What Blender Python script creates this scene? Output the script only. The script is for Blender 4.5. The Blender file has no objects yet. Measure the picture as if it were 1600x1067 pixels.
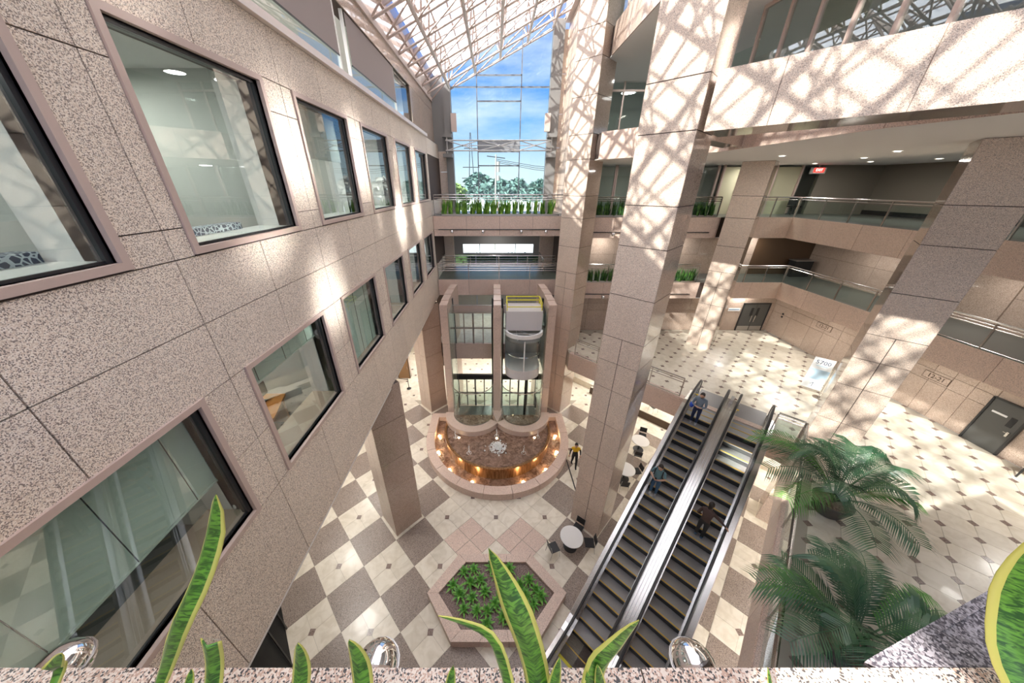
import bpy, bmesh, math, random
from mathutils import Vector, Matrix, noise
random.seed(7)
S = bpy.context.scene
COL = S.collection
R = math.radians
Q = math.sqrt(0.5)

# ------------------------------------------------------------------ camera
cd = bpy.data.cameras.new('camera')
cd.sensor_fit = 'HORIZONTAL'; cd.sensor_width = 36.0; cd.lens = 36.0 * 481 / 1600
cd.shift_x = 26 / 1600; cd.clip_start = 0.05; cd.clip_end = 600
cam = bpy.data.objects.new('camera', cd); COL.objects.link(cam)
cam.location = (0, 0, 0); cam.rotation_euler = (R(90 - 26.9), 0, 0)
S.camera = cam

# ------------------------------------------------------------------ world, sun, exposure
S.view_settings.view_transform = 'Standard'; S.view_settings.look = 'None'
S.view_settings.exposure = 0.97; S.view_settings.gamma = 1.0
S.view_settings.use_curve_mapping = False
W = bpy.data.worlds.new('sky'); S.world = W; W.use_nodes = True
nt = W.node_tree; nt.nodes.clear()
def N(nt, t, **k):
    n = nt.nodes.new(t)
    for a, b in k.items(): setattr(n, a, b)
    return n
def L(nt, a, ao, b, bi): nt.links.new(a.outputs[ao], b.inputs[bi])
def ramp(nt, stops, interp='LINEAR'):
    r = N(nt, 'ShaderNodeValToRGB'); r.color_ramp.interpolation = interp
    e = r.color_ramp.elements
    while len(e) < len(stops): e.new(0.5)
    for i, (p, c) in enumerate(stops):
        e[i].position = p; e[i].color = (*c, 1) if len(c) == 3 else c
    return r
tc = N(nt, 'ShaderNodeTexCoord'); sx = N(nt, 'ShaderNodeSeparateXYZ'); L(nt, tc, 'Generated', sx, 0)
gr = ramp(nt, [(0.0, (0.72, 0.80, 0.86)), (0.03, (0.70, 0.83, 0.95)), (0.16, (0.16, 0.42, 0.92)), (0.36, (0.02, 0.18, 0.72)), (1.0, (0.05, 0.22, 0.65))])
L(nt, sx, 2, gr, 0)
mp = N(nt, 'ShaderNodeMapping'); mp.inputs['Scale'].default_value = (1.4, 1.4, 6.0); mp.inputs['Rotation'].default_value = (0, R(14), 0)
L(nt, tc, 'Generated', mp, 0)
nz = N(nt, 'ShaderNodeTexNoise'); nz.inputs['Scale'].default_value = 1.7; nz.inputs['Detail'].default_value = 6; nz.inputs['Roughness'].default_value = 0.55
L(nt, mp, 0, nz, 'Vector')
cr = ramp(nt, [(0.46, (0, 0, 0)), (0.74, (0.85, 0.85, 0.85))]); L(nt, nz, 'Fac', cr, 0)
mx = N(nt, 'ShaderNodeMix', data_type='RGBA'); L(nt, cr, 'Color', mx, 0); L(nt, gr, 'Color', mx, 6); mx.inputs[7].default_value = (0.95, 0.97, 1.0, 1)
bg = N(nt, 'ShaderNodeBackground'); bg.inputs['Strength'].default_value = 0.70
L(nt, mx, 2, bg, 0); wo = N(nt, 'ShaderNodeOutputWorld'); L(nt, bg, 0, wo, 0)

def sun(name, d, strength, angle, col=(1, 1, 1)):
    l = bpy.data.lights.new(name, 'SUN'); l.energy = strength; l.angle = R(angle); l.color = col
    o = bpy.data.objects.new(name, l); COL.objects.link(o); o.location = (0, 0, 30)
    o.rotation_euler = Vector(d).to_track_quat('-Z', 'Y').to_euler(); return o
sun('sun', (0.79, 0.61, -0.75), 12.0, 0.75, (1.0, 0.96, 0.89))
def area(name, loc, size, power, d=(0, 0, -1), col=(1, 0.97, 0.92), sy=None, spread=180):
    l = bpy.data.lights.new(name, 'AREA'); l.energy = power; l.color = col
    l.shape = 'RECTANGLE' if sy else 'DISK'; l.size = size
    if sy: l.size_y = sy
    l.spread = R(spread)
    o = bpy.data.objects.new(name, l); COL.objects.link(o); o.location = loc
    o.rotation_euler = Vector(d).to_track_quat('-Z', 'Y').to_euler(); return o

# ------------------------------------------------------------------ materials
MATS = {}
def P(name, col, rough=0.5, metal=0.0, emit=None, es=0, spec=0.5, coat=0.0, alpha=1):
    if name in MATS: return MATS[name]
    m = bpy.data.materials.new(name); m.use_nodes = True; b = m.node_tree.nodes['Principled BSDF']
    b.inputs['Base Color'].default_value = (*col, 1); b.inputs['Roughness'].default_value = rough
    b.inputs['Metallic'].default_value = metal; b.inputs['Specular IOR Level'].default_value = spec
    b.inputs['Coat Weight'].default_value = coat; b.inputs['Coat Roughness'].default_value = 0.05
    if emit: b.inputs['Emission Color'].default_value = (*emit, 1); b.inputs['Emission Strength'].default_value = es
    MATS[name] = m; return m
def granite(name, dark, base, light, scale=55, rough=0.6, coat=0.0, var=0.10, cut=(0.16, 0.62), bump=0.0):
    m = P(name, base, rough, coat=coat); t = m.node_tree; b = t.nodes['Principled BSDF']
    c = N(t, 'ShaderNodeTexCoord')
    v = N(t, 'ShaderNodeTexVoronoi'); v.inputs['Scale'].default_value = scale; L(t, c, 'Object', v, 'Vector')
    s = N(t, 'ShaderNodeSeparateColor'); L(t, v, 'Color', s, 0)
    r = ramp(t, [(0.0, dark), (cut[0], dark), (cut[0] + 0.08, base), (cut[1], base), (cut[1] + 0.12, light), (1.0, light)]); L(t, s, 0, r, 0)
    n = N(t, 'ShaderNodeTexNoise'); n.inputs['Scale'].default_value = 1.3; n.inputs['Detail'].default_value = 5; L(t, c, 'Object', n, 'Vector')
    oi = N(t, 'ShaderNodeObjectInfo')
    a = N(t, 'ShaderNodeMath', operation='MULTIPLY_ADD'); L(t, n, 'Fac', a, 0); a.inputs[1].default_value = var * 2; a.inputs[2].default_value = 1 - var
    a2 = N(t, 'ShaderNodeMath', operation='MULTIPLY_ADD'); L(t, oi, 'Random', a2, 0); a2.inputs[1].default_value = 0.08; L(t, a, 0, a2, 2)
    h = N(t, 'ShaderNodeMix', data_type='RGBA', blend_type='MULTIPLY'); h.inputs[0].default_value = 1
    L(t, r, 'Color', h, 6); L(t, a2, 0, h, 7); L(t, h, 2, b, 'Base Color')
    if bump:
        bn = N(t, 'ShaderNodeBump'); bn.inputs['Strength'].default_value = bump; bn.inputs['Distance'].default_value = 0.004
        L(t, s, 1, bn, 'Height'); L(t, bn, 0, b, 'Normal')
    return m
G_WALL = granite('flamed_granite', (0.27, 0.22, 0.185), (0.70, 0.585, 0.475), (0.87, 0.785, 0.685), 125, 0.75, bump=0.3, cut=(0.2, 0.6))
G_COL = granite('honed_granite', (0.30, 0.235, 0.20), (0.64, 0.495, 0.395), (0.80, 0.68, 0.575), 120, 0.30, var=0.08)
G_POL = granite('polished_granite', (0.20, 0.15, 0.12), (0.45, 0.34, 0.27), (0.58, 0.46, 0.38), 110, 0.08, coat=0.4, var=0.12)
G_BAND = granite('band_granite', (0.35, 0.255, 0.215), (0.64, 0.475, 0.385), (0.77, 0.62, 0.53), 110, 0.35, var=0.06)
G_CURB = granite('curb_granite', (0.05, 0.045, 0.045), (0.50, 0.33, 0.245), (0.66, 0.56, 0.47), 170, 0.35, cut=(0.2, 0.5))
G_GREY = granite('grey_granite', (0.045, 0.04, 0.05), (0.15, 0.135, 0.145), (0.28, 0.26, 0.275), 130, 0.35, cut=(0.3, 0.6))
G_TILE = granite('brown_floor_granite', (0.12, 0.09, 0.075), (0.27, 0.21, 0.172), (0.36, 0.295, 0.25), 70, 0.34, var=0.14)
def marble(name, a, bcol, rough=0.30):
    m = P(name, a, rough, coat=0.08); t = m.node_tree; b = t.nodes['Principled BSDF']
    c = N(t, 'ShaderNodeTexCoord'); oi = N(t, 'ShaderNodeObjectInfo')
    n = N(t, 'ShaderNodeTexNoise'); n.inputs['Scale'].default_value = 2.2; n.inputs['Detail'].default_value = 6; n.inputs['Distortion'].default_value = 1.2
    L(t, c, 'Object', n, 'Vector')
    r = ramp(t, [(0.35, bcol), (0.6, a)]); L(t, n, 'Fac', r, 0)
    a2 = N(t, 'ShaderNodeMath', operation='MULTIPLY_ADD'); L(t, oi, 'Random', a2, 0); a2.inputs[1].default_value = 0.12; a2.inputs[2].default_value = 0.92
    h = N(t, 'ShaderNodeMix', data_type='RGBA', blend_type='MULTIPLY'); h.inputs[0].default_value = 1
    L(t, r, 'Color', h, 6); L(t, a2, 0, h, 7); L(t, h, 2, b, 'Base Color'); return m
CREAM = marble('cream_marble', (0.80, 0.735, 0.62), (0.68, 0.61, 0.49))
INSET = granite('inset_granite', (0.12, 0.085, 0.07), (0.24, 0.17, 0.145), (0.32, 0.25, 0.21), 80, 0.25)
JOINT = P('joint', (0.08, 0.055, 0.045), 0.9)
GROUT = P('grout', (0.42, 0.37, 0.30), 0.9)
METAL = P('stainless', (0.62, 0.60, 0.58), 0.22, 1)
METAL2 = P('dull_stainless', (0.50, 0.48, 0.46), 0.42, 1)
CHROME = P('chrome', (0.85, 0.85, 0.86), 0.06, 1)
GREYM = P('grey_panel', (0.235, 0.225, 0.215), 0.5)
PINKM = P('pinkish_frame', (0.54, 0.42, 0.365), 0.4)
BLACK = P('black', (0.015, 0.015, 0.017), 0.4)
DARK = P('dark_metal', (0.05, 0.05, 0.052), 0.35, 0.5)
WHITE = P('white_paint', (0.80, 0.79, 0.77), 0.6)
CEIL = P('ceiling_white', (0.82, 0.80, 0.78), 0.8)
TRUSS = P('truss_paint', (0.50, 0.40, 0.355), 0.5)
ROOMW = P('room_wall', (0.55, 0.56, 0.53), 0.8)
CARPET = P('carpet', (0.12, 0.12, 0.11), 0.95)
OLIVE = P('olive_wall', (0.23, 0.20, 0.16), 0.7)
BEIGE = P('beige_sill', (0.50, 0.38, 0.30), 0.5)
RUBBER = P('rubber', (0.02, 0.02, 0.022), 0.3)
STEP = P('step_metal', (0.17, 0.165, 0.16), 0.4, 0.6)
YEL = P('yellow_paint', (0.75, 0.50, 0.03), 0.5)
YELB = P('bright_yellow', (0.85, 0.75, 0.05), 0.5)
LAMP = P('lamp_glow', (1, 1, 1), 0.5, emit=(1, 0.93, 0.8), es=4)
WLAMP = P('warm_lamp', (1, 1, 1), 0.5, emit=(1, 0.78, 0.45), es=7)
def glass(name, tint=(0.90, 0.96, 0.94), ior=1.5, rough=0.0, extra=0.0):
    m = bpy.data.materials.new(name); m.use_nodes = True; t = m.node_tree; t.nodes.clear()
    tr = N(t, 'ShaderNodeBsdfTransparent'); tr.inputs[0].default_value = (*tint, 1)
    g = N(t, 'ShaderNodeBsdfGlossy'); g.inputs['Roughness'].default_value = rough; g.inputs[0].default_value = (0.95, 1, 1, 1)
    f = N(t, 'ShaderNodeFresnel'); f.inputs[0].default_value = ior
    a = N(t, 'ShaderNodeMath', operation='ADD'); L(t, f, 0, a, 0); a.inputs[1].default_value = extra; a.use_clamp = True; ge = N(t, 'ShaderNodeNewGeometry'); iv = N(t, 'ShaderNodeMath', operation='SUBTRACT'); iv.inputs[0].default_value = 1; L(t, ge, 'Backfacing', iv, 1)
    mu = N(t, 'ShaderNodeMath', operation='MULTIPLY'); L(t, a, 0, mu, 0); L(t, iv, 0, mu, 1); a = mu
    mxs = N(t, 'ShaderNodeMixShader'); L(t, a, 0, mxs, 0); L(t, tr, 0, mxs, 1); L(t, g, 0, mxs, 2)
    o = N(t, 'ShaderNodeOutputMaterial'); L(t, mxs, 0, o, 0); MATS[name] = m; return m
GLASS = glass('clear_glass')
GLASSW = glass('office_glass', (0.86, 0.905, 0.885), 1.85, extra=0.03)
def roofpane():
    m = bpy.data.materials.new('frosted_roof_glass'); m.use_nodes = True; t = m.node_tree; t.nodes.clear()
    tr = N(t, 'ShaderNodeBsdfTransparent'); tr.inputs[0].default_value = (0.92, 0.95, 0.96, 1)
    tl = N(t, 'ShaderNodeBsdfTranslucent'); tl.inputs[0].default_value = (0.95, 0.95, 0.97, 1)
    mxs = N(t, 'ShaderNodeMixShader'); mxs.inputs[0].default_value = 0.64; L(t, tr, 0, mxs, 1); L(t, tl, 0, mxs, 2)
    o = N(t, 'ShaderNodeOutputMaterial'); L(t, mxs, 0, o, 0); return m
ROOFG = roofpane()

# ------------------------------------------------------------------ mesh builder
class MB:
    def __init__(s): s.v = []; s.f = []; s.m = []; s.cur = 0
    def add(s, vs, fs):
        o = len(s.v); s.v += [tuple(p) for p in vs]
        for f in fs: s.f.append([i + o for i in f]); s.m.append(s.cur)
        return s
    def hexa(s, a):   # 8 pts: 4 bottom, 4 top
        return s.add(a, [(3, 2, 1, 0), (4, 5, 6, 7), (0, 1, 5, 4), (1, 2, 6, 5), (2, 3, 7, 6), (3, 0, 4, 7)])
    def box(s, x0, x1, y0, y1, z0, z1):
        return s.hexa([(x0, y0, z0), (x1, y0, z0), (x1, y1, z0), (x0, y1, z0), (x0, y0, z1), (x1, y0, z1), (x1, y1, z1), (x0, y1, z1)])
    def prism(s, pts, z0, z1):
        n = len(pts); vs = [(x, y, z0) for x, y in pts] + [(x, y, z1) for x, y in pts]
        return s.add(vs, [tuple(range(n))[::-1], tuple(range(n, 2 * n))] + [(i, (i + 1) % n, n + (i + 1) % n, n + i) for i in range(n)])
    def bar(s, p0, p1, w, h=None, up=(0, 0, 1)):
        h = h or w; p0 = Vector(p0); p1 = Vector(p1); d = (p1 - p0).normalized(); u = Vector(up)
        if abs(d.dot(u)) > 0.98: u = Vector((0, 1, 0))
        a = d.cross(u).normalized(); b = a.cross(d).normalized(); a *= w / 2; b *= h / 2
        return s.hexa([p0 - a - b, p0 + a - b, p0 + a + b, p0 - a + b, p1 - a - b, p1 + a - b, p1 + a + b, p1 - a + b])
    def cyl(s, p0, p1, r, n=8, r2=None, cap=True):
        r2 = r if r2 is None else r2; p0 = Vector(p0); p1 = Vector(p1); d = (p1 - p0).normalized(); u = Vector((0, 0, 1))
        if abs(d.z) > 0.98: u = Vector((1, 0, 0))
        a = d.cross(u).normalized(); b = a.cross(d)
        A = [a * math.cos(2 * math.pi * i / n) + b * math.sin(2 * math.pi * i / n) for i in range(n)]
        vs = [p0 + q * r for q in A] + [p1 + q * r2 for q in A]
        fs = [(i, (i + 1) % n, n + (i + 1) % n, n + i) for i in range(n)]
        if cap: fs += [tuple(range(n))[::-1], tuple(range(n, 2 * n))]
        return s.add(vs, fs)
    def tube(s, pts, r, n=6, squash=1.0):
        pts = [Vector(p) for p in pts]; rings = []; a = None
        for i, p in enumerate(pts):
            d = (pts[min(i + 1, len(pts) - 1)] - pts[max(i - 1, 0)]).normalized()
            if a is None:
                u = Vector((0, 0, 1)) if abs(d.z) < 0.9 else Vector((1, 0, 0)); a = d.cross(u).normalized()
            a = (a - d * a.dot(d)).normalized(); b = a.cross(d); rr = r[i] if isinstance(r, (list, tuple)) else r
            rings.append([p + a * rr * math.cos(2 * math.pi * k / n) + b * rr * squash * math.sin(2 * math.pi * k / n) for k in range(n)])
        vs = [q for g in rings for q in g]; fs = []
        for i in range(len(pts) - 1):
            for k in range(n): fs.append((i * n + k, i * n + (k + 1) % n, (i + 1) * n + (k + 1) % n, (i + 1) * n + k))
        fs += [tuple(range(n))[::-1], tuple(range((len(pts) - 1) * n, len(pts) * n))]
        return s.add(vs, fs)
    def lathe(s, prof, n=20, c=(0, 0, 0)):
        vs = []; fs = []
        for r, z in prof:
            vs += [(c[0] + r * math.cos(2 * math.pi * k / n), c[1] + r * math.sin(2 * math.pi * k / n), c[2] + z) for k in range(n)]
        for i in range(len(prof) - 1):
            for k in range(n): fs.append((i * n + k, i * n + (k + 1) % n, (i + 1) * n + (k + 1) % n, (i + 1) * n + k))
        fs += [tuple(range(n))[::-1], tuple(range((len(prof) - 1) * n, len(prof) * n))]
        return s.add(vs, fs)
    def ball(s, c, r, n=10, sc=(1, 1, 1)):
        m = n // 2 + 1
        prof = [(max(1e-4, r * math.sin(math.pi * i / m)), -r * math.cos(math.pi * i / m)) for i in range(m + 1)]
        o = len(s.v); s.lathe(prof, n)
        for i in range(o, len(s.v)):
            p = s.v[i]; s.v[i] = (c[0] + p[0] * sc[0], c[1] + p[1] * sc[1], c[2] + p[2] * sc[2])
        return s
    def arc(s, cx, cy, r0, r1, a0, a1, z0, z1, n=24):
        vs = []; fs = []
        for i in range(n + 1):
            a = R(a0 + (a1 - a0) * i / n)
            for r, z in ((r0, z0), (r1, z0), (r1, z1), (r0, z1)): vs.append((cx + r * math.cos(a), cy + r * math.sin(a), z))
        for i in range(n):
            for k in range(4): fs.append((i * 4 + k, i * 4 + (k + 1) % 4, (i + 1) * 4 + (k + 1) % 4, (i + 1) * 4 + k))
        fs += [(3, 2, 1, 0), (n * 4, n * 4 + 1, n * 4 + 2, n * 4 + 3)]
        return s.add(vs, fs)
    def mesh(s, name, mats, smooth=False):
        me = bpy.data.meshes.new(name); me.from_pydata(s.v, [], s.f)
        for m in (mats if isinstance(mats, (list, tuple)) else [mats]): me.materials.append(m)
        if isinstance(mats, (list, tuple)) and len(mats) > 1: me.polygons.foreach_set('material_index', s.m)
        if smooth: me.polygons.foreach_set('use_smooth', [True] * len(me.polygons))
        bm = bmesh.new(); bm.from_mesh(me); bmesh.ops.recalc_face_normals(bm, faces=bm.faces); bm.to_mesh(me); bm.free()
        return me
    def build(s, name, mats, parent=None, smooth=False, loc=None, rz=0, **tags):
        o = bpy.data.objects.new(name, s.mesh(name, mats, smooth)); COL.objects.link(o)
        if parent is not None: o.parent = parent
        if loc: o.location = loc
        if rz: o.rotation_euler = (0, 0, rz)
        for k, v in tags.items(): o[k] = v
        return o
def E(name, loc=(0, 0, 0), rz=0, parent=None, **tags):
    o = bpy.data.objects.new(name, None); COL.objects.link(o); o.location = loc; o.rotation_euler = (0, 0, rz); o.empty_display_size = 0.2
    if parent is not None: o.parent = parent
    for k, v in tags.items(): o[k] = v
    return o
def ST(name, **k): return E(name, kind='structure', **k)
def copy_tree(o, parent=None):
    c = o.copy(); COL.objects.link(c)
    if parent is not None: c.parent = parent
    for ch in list(o.children): copy_tree(ch, c)
    return c
def put(o, loc, rz=0, s=None, **tags):
    o.location = loc; o.rotation_euler = (0, 0, rz)
    if s: o.scale = (s, s, s)
    for k, v in tags.items(): o[k] = v
    return o
def text(s, size, mat, parent, loc, rot, name='lettering', ext=0.004, align='CENTER'):
    c = bpy.data.curves.new(name, 'FONT'); c.body = s; c.size = size; c.extrude = ext; c.align_x = align; c.align_y = 'CENTER'; c.resolution_u = 2
    c.materials.append(mat); o = bpy.data.objects.new(name, c); COL.objects.link(o)
    me = bpy.data.meshes.new_from_object(o.evaluated_get(bpy.context.evaluated_depsgraph_get())); bpy.data.objects.remove(o)
    o = bpy.data.objects.new(name, me); COL.objects.link(o)
    o.parent = parent; o.location = loc; o.rotation_euler = rot; return o

def panels(parent, O, U, V, us, vs, mat, skip=None, t=0.03, g=0.007, name='granite_panel', n=None):
    """cladding panels: each its own slab standing proud of the backing"""
    O = Vector(O); U = Vector(U); V = Vector(V); n = Vector(n) if n else U.cross(V)
    for i in range(len(us) - 1):
        for j in range(len(vs) - 1):
            if skip and skip(us[i], us[i + 1], vs[j], vs[j + 1]): continue
            a, b, c, d = us[i] + g, us[i + 1] - g, vs[j] + g, vs[j + 1] - g
            q = [O + U * a + V * c, O + U * b + V * c, O + U * b + V * d, O + U * a + V * d]
            MB().hexa(q + [p + n * t for p in q]).build(name, mat, parent)
# ------------------------------------------------------------------ levels
Z0, Z1, Z2, Z3, Z4, Z5 = -14.6, -9.44, -5.55, -1.66, 2.2, 6.1
XL = -3.8
WIN = [(0.84, 3.14), (4.05, 6.28), (7.28, 9.50), (10.50, 12.75), (13.75, 15.98), (16.95, 19.40)]
ROWS = [(-0.70, 1.50), (-4.58, -2.53)]

# ---- left wall with window openings
wl = ST('wall_left')
ys = [-2.0] + [y for w in WIN for y in w] + [20.0]
m = MB()
for a, b in ((-6.6, -4.58), (-2.53, -0.70), (1.50, 2.37)): m.box(XL - .35, XL - .03, -2, 24, a, b)
for z0, z1 in ROWS:
    yy = [-2.0] + [y for w in WIN for y in w] + [24.0]
    for k in range(0, len(yy), 2): m.box(XL - .35, XL - .03, yy[k], yy[k + 1], z0, z1)
m.build('wall_backing', JOINT, wl)
mids = [(w[0] + w[1]) / 2 for w in WIN] + [22.0, 24.0]; piers = [-1.2] + [(WIN[i][1] + WIN[i + 1][0]) / 2 + .1 for i in range(5)] + [20.0]
piers.insert(1, 0.35)
uall = sorted(set(mids + piers))
for (za, zb) in ((-6.6, -4.66), (-2.47, -1.62), (-1.62, -0.80), (1.58, 2.37)):
    panels(wl, (XL - .03, 0, 0), (0, 1, 0), (0, 0, 1), uall, [za, zb], G_WALL, n=(1, 0, 0))
for (za, zb, sp) in ((-4.66, -2.47, (-3.6,)), (-0.80, 1.58, (-0.46, 1.12))):
    edges = [-1.2, WIN[0][0] - .08]
    cells = [(-1.2, WIN[0][0] - .08)]
    for i in range(6):
        a = WIN[i][1] + .08; b = WIN[i + 1][0] - .08 if i < 5 else 20.0; mid = (a + b) / 2 + .1
        cells += [(a, mid), (mid, b)] if i < 5 else [(a, b)]
    zz = [za] + list(sp) + [zb]
    for a, b in cells: panels(wl, (XL - .03, 0, 0), (0, 1, 0), (0, 0, 1), [a, b], zz, G_WALL, n=(1, 0, 0))
MB().box(XL - .35, XL + .10, -2, 20.0, 2.37, 2.50).build('window_ledge', P('ledge_white', (0.78, 0.70, 0.66), 0.4), wl)
MB().box(-12.2, XL - .06, -3, 24, -6.75, -6.59).build('soffit', CEIL, wl)

# ---- windows of the left wall
wi = 1
for ri, (z0, z1) in enumerate(ROWS):
    for k, (a, b) in enumerate(WIN):
        w = ST('window_%d' % wi, parent=None); wi += 1
        f = MB(); e = .08
        f.box(XL - .12, XL + .03, a - e, b + e, z1, z1 + e).box(XL - .12, XL + .03, a - e, b + e, z0 - e, z0)
        f.box(XL - .12, XL + .03, a - e, a, z0, z1).box(XL - .12, XL + .03, b, b + e, z0, z1)
        f.build('window_frame', PINKM, w)
        g2 = MB(); e = .05
        for q in ((a, b, z1 - e, z1), (a, a + e, z0, z1), (b - e, b, z0, z1)):
            g2.box(XL - .16, XL - .06, *q)
        g2.box(XL - .11, XL - .08, a, b, z0, z0 + .03).build('gasket', DARK, w)
        MB().box(XL - .10, XL - .085, a, b, z0, z1).build('pane', GLASSW, w)
        MB().box(XL - .75, XL - .12, a - .05, b + .05, z0 - .04, z0 + .015).build('window_sill', BEIGE if ri else WHITE, w)
        MB().box(XL - .75, XL - .16, b, b + .1, z0, z1).build('window_reveal', WHITE, w)
        MB().box(XL - .75, XL - .16, a - .1, a, z0, z1).build('window_reveal', WHITE, w)
BLIND = P('blind_slat', (0.66, 0.76, 0.69), 0.5)
for bi, (k, drop, lab) in enumerate(((0, 1.25, 'pale green blind half lowered behind the largest lower window'), (1, 0.42, 'pale green blind rolled nearly up in the second lower window'),
                      (2, 2.0, 'pale green blind fully lowered in the third lower window'))):
    a, b = WIN[k]; t = E('window_blind', (XL - .28, (a + b) / 2, ROWS[1][1] - .02), label=lab, category='blind')
    mm = MB(); hh = (b - a) / 2 - .04; n = int(drop / .045)
    for i in range(n):
        z = -.05 - i * .045; mm.add([(-.012, -hh, z), (-.012, hh, z), (.012, hh, z - .037), (.012, -hh, z - .037)], [(0, 1, 2, 3)])
    mm.build('slats', BLIND, t, kind='stuff')
    MB().box(-.03, .03, -hh, hh, -.04, 0).build('head_rail', BLIND, t)
    MB().box(-.02, .02, -hh, hh, -drop - .05, -drop - .02).build('bottom_rail', BLIND, t)
    for f in (-.7, 0, .7): MB().bar((.025, f * hh, 0), (.025, f * hh, -drop - .02), .008).build('ladder_cord', DARK, t)
a, b = WIN[2]
t = E('roller_shade', (XL - .3, (a + b) / 2, 1.48), label='pale grey roller shade half drawn in an upper window', category='shade')
MB().box(-.004, .004, -1.05, 1.05, -.95, 0).build('shade_cloth', P('shade_cloth', (0.62, 0.64, 0.62), 0.8), t)
MB().cyl((0, -1.05, -.02), (0, 1.05, -.02), .03).build('shade_roller', METAL2, t)

# ---- rooms behind the left windows
rm = ST('wall_offices')
for fl, cz in ((Z3, 1.75), (Z2, -2.35)):
    MB().box(-9.0, XL - .35, -2, 24, fl - .1, fl).build('office_floor', CARPET, rm)
    MB().box(-9.0, XL - .35, -2, 24, cz, cz + .1).build('office_ceiling', CEIL, rm)
    MB().box(-9.1, -9.0, -2, 24, fl, cz).build('office_back_wall', ROOMW, rm)
    for y in (3.6, 6.75, 10.0, 16.5): MB().box(-9.0, XL - .36, y - .08, y + .08, fl, cz).build('office_partition', ROOMW, rm)
    MB().box(-9.0, XL - .35, -2.1, -2, fl, cz).build('office_end_wall', ROOMW, rm)
    MB().box(-9.0, XL - .35, 24, 24.1, fl, cz).build('office_end_wall', ROOMW, rm)
    for y in (1.9, 5.2, 8.4, 11.8, 14.6, 19.0):
        for x in (-5.6, -7.6):
            t = E('ceiling_light', (x, y, cz - .02), label='round downlight set in the white office ceiling behind the left windows', category='ceiling light', group='office downlights')
            MB().lathe([(.09, -.005), (.09, .0)], 12).build('lamp', LAMP, t); MB().arc(0, 0, .09, .12, 0, 360, -.01, .01, 12).build('trim_ring', WHITE, t)
        area('office_fill_light', (-6.3, y, cz - .1), 0.6, 44 if fl == Z3 else (10 if y < 3 else 22))  # hidden fill lamp added to brighten the room, apart from the downlights
# sofas
FAB = P('sofa_fabric', (0.10, 0.13, 0.20), 0.9); t_ = FAB.node_tree; _b = t_.nodes['Principled BSDF']
_c = N(t_, 'ShaderNodeTexCoord'); _v = N(t_, 'ShaderNodeTexVoronoi', feature='DISTANCE_TO_EDGE'); _v.inputs['Scale'].default_value = 16; L(t_, _c, 'Object', _v, 'Vector')
_r = ramp(t_, [(0.0, (0.62, 0.66, 0.70)), (0.10, (0.05, 0.07, 0.12))], 'CONSTANT'); L(t_, _v, 'Distance', _r, 0); L(t_, _r, 0, _b, 'Base Color')
def sofa(y, lab, w=2.2):
    t = E('sofa', (-5.0, y, Z3), label=lab, category='sofa')
    MB().box(-.45, .45, -w / 2, w / 2, .12, .45).build('seat', FAB, t)
    MB().box(.25, .50, -w / 2, w / 2, .45, 1.08).build('backrest', FAB, t)
    for s in (-1, 1): MB().box(-.45, .45, s * w / 2 - .12, s * w / 2 + .12, .12, .66).build('armrest', FAB, t)
    for sx_ in (-.38, .38):
        for sy_ in (-.9, .9): MB().box(sx_ - .03, sx_ + .03, sy_ - .03, sy_ + .03, 0, .12).build('leg', DARK, t)
sofa(4.7, 'patterned blue sofa behind the second upper window')
sofa(2.0, 'patterned blue sofa seen through the first upper window')
t = E('potted_plant', (-4.46, .62, Z3), label='small leafy green plant in a pot behind the first upper window', category='plant')
MB().lathe([(.10, 0), (.14, .3), (.12, .3)], 12).build('pot', WHITE, t)
LEAFM = P('leaf_green', (0.06, 0.20, 0.03), 0.45)
mm = MB()
for i in range(60):
    a = random.random() * 6.28; e = random.random() * 1.2; r = .15 + .12 * random.random(); d = Vector((math.cos(a) * math.cos(e), math.sin(a) * math.cos(e), math.sin(e) + .2)) * r * 1.6
    p = Vector((0, 0, .55)); q = d.cross(Vector((0, 0, 1))).normalized() * .05
    mm.add([p + d * .4, p + d * .8 + q, p + d * 1.15, p + d * .8 - q], [(0, 1, 2, 3)])
mm.build('foliage', LEAFM, t); MB().cyl((0, 0, .28), (0, 0, .6), .015).build('stem', LEAFM, t)
# orange desk with two screens in the lower room
ORG = P('orange_laminate', (0.62, 0.25, 0.06), 0.4)
t = E('reception_desk', (-5.6, 5.35, Z2), label='orange desk with angled top behind the second lower window', category='desk')
MB().prism([(-.5, -1.1), (.45, -1.0), (.5, .2), (.2, 1.1), (-.5, 1.1)], .72, .78).build('desk_top', ORG, t)
MB().box(-.45, -.38, -1.0, 1.0, 0, .72).build('modesty_panel', ORG, t); MB().box(-.4, .3, -.98, -.92, 0, .72).build('side_panel', ORG, t); MB().box(-.4, .2, .92, .98, 0, .72).build('side_panel', ORG, t)
for i, dy in enumerate((-.1, .75)):
    t = E('monitor', (-5.75, 5.35 + dy, Z2 + .78), label=('black screen on the orange desk, nearer one', 'black screen on the orange desk, farther one')[i], category='monitor')
    MB().box(-.015, .015, -.25, .25, .12, .45).build('screen', BLACK, t); MB().box(-.08, .08, -.1, .1, 0, .015).build('foot', DARK, t); MB().box(-.04, -.015, -.02, .02, .01, .3).build('stand', DARK, t)
t = E('spray_bottle', (-4.0, 3.06, -4.585), label='small clear bottle with white cap on the lower window sill', category='bottle')
MB().lathe([(.035, 0), (.035, .11), (.015, .14), (.015, .16)], 12).build('bottle_body', GLASS, t); MB().lathe([(.018, .16), (.018, .2), (.008, .23)], 12).build('cap', WHITE, t)
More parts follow.
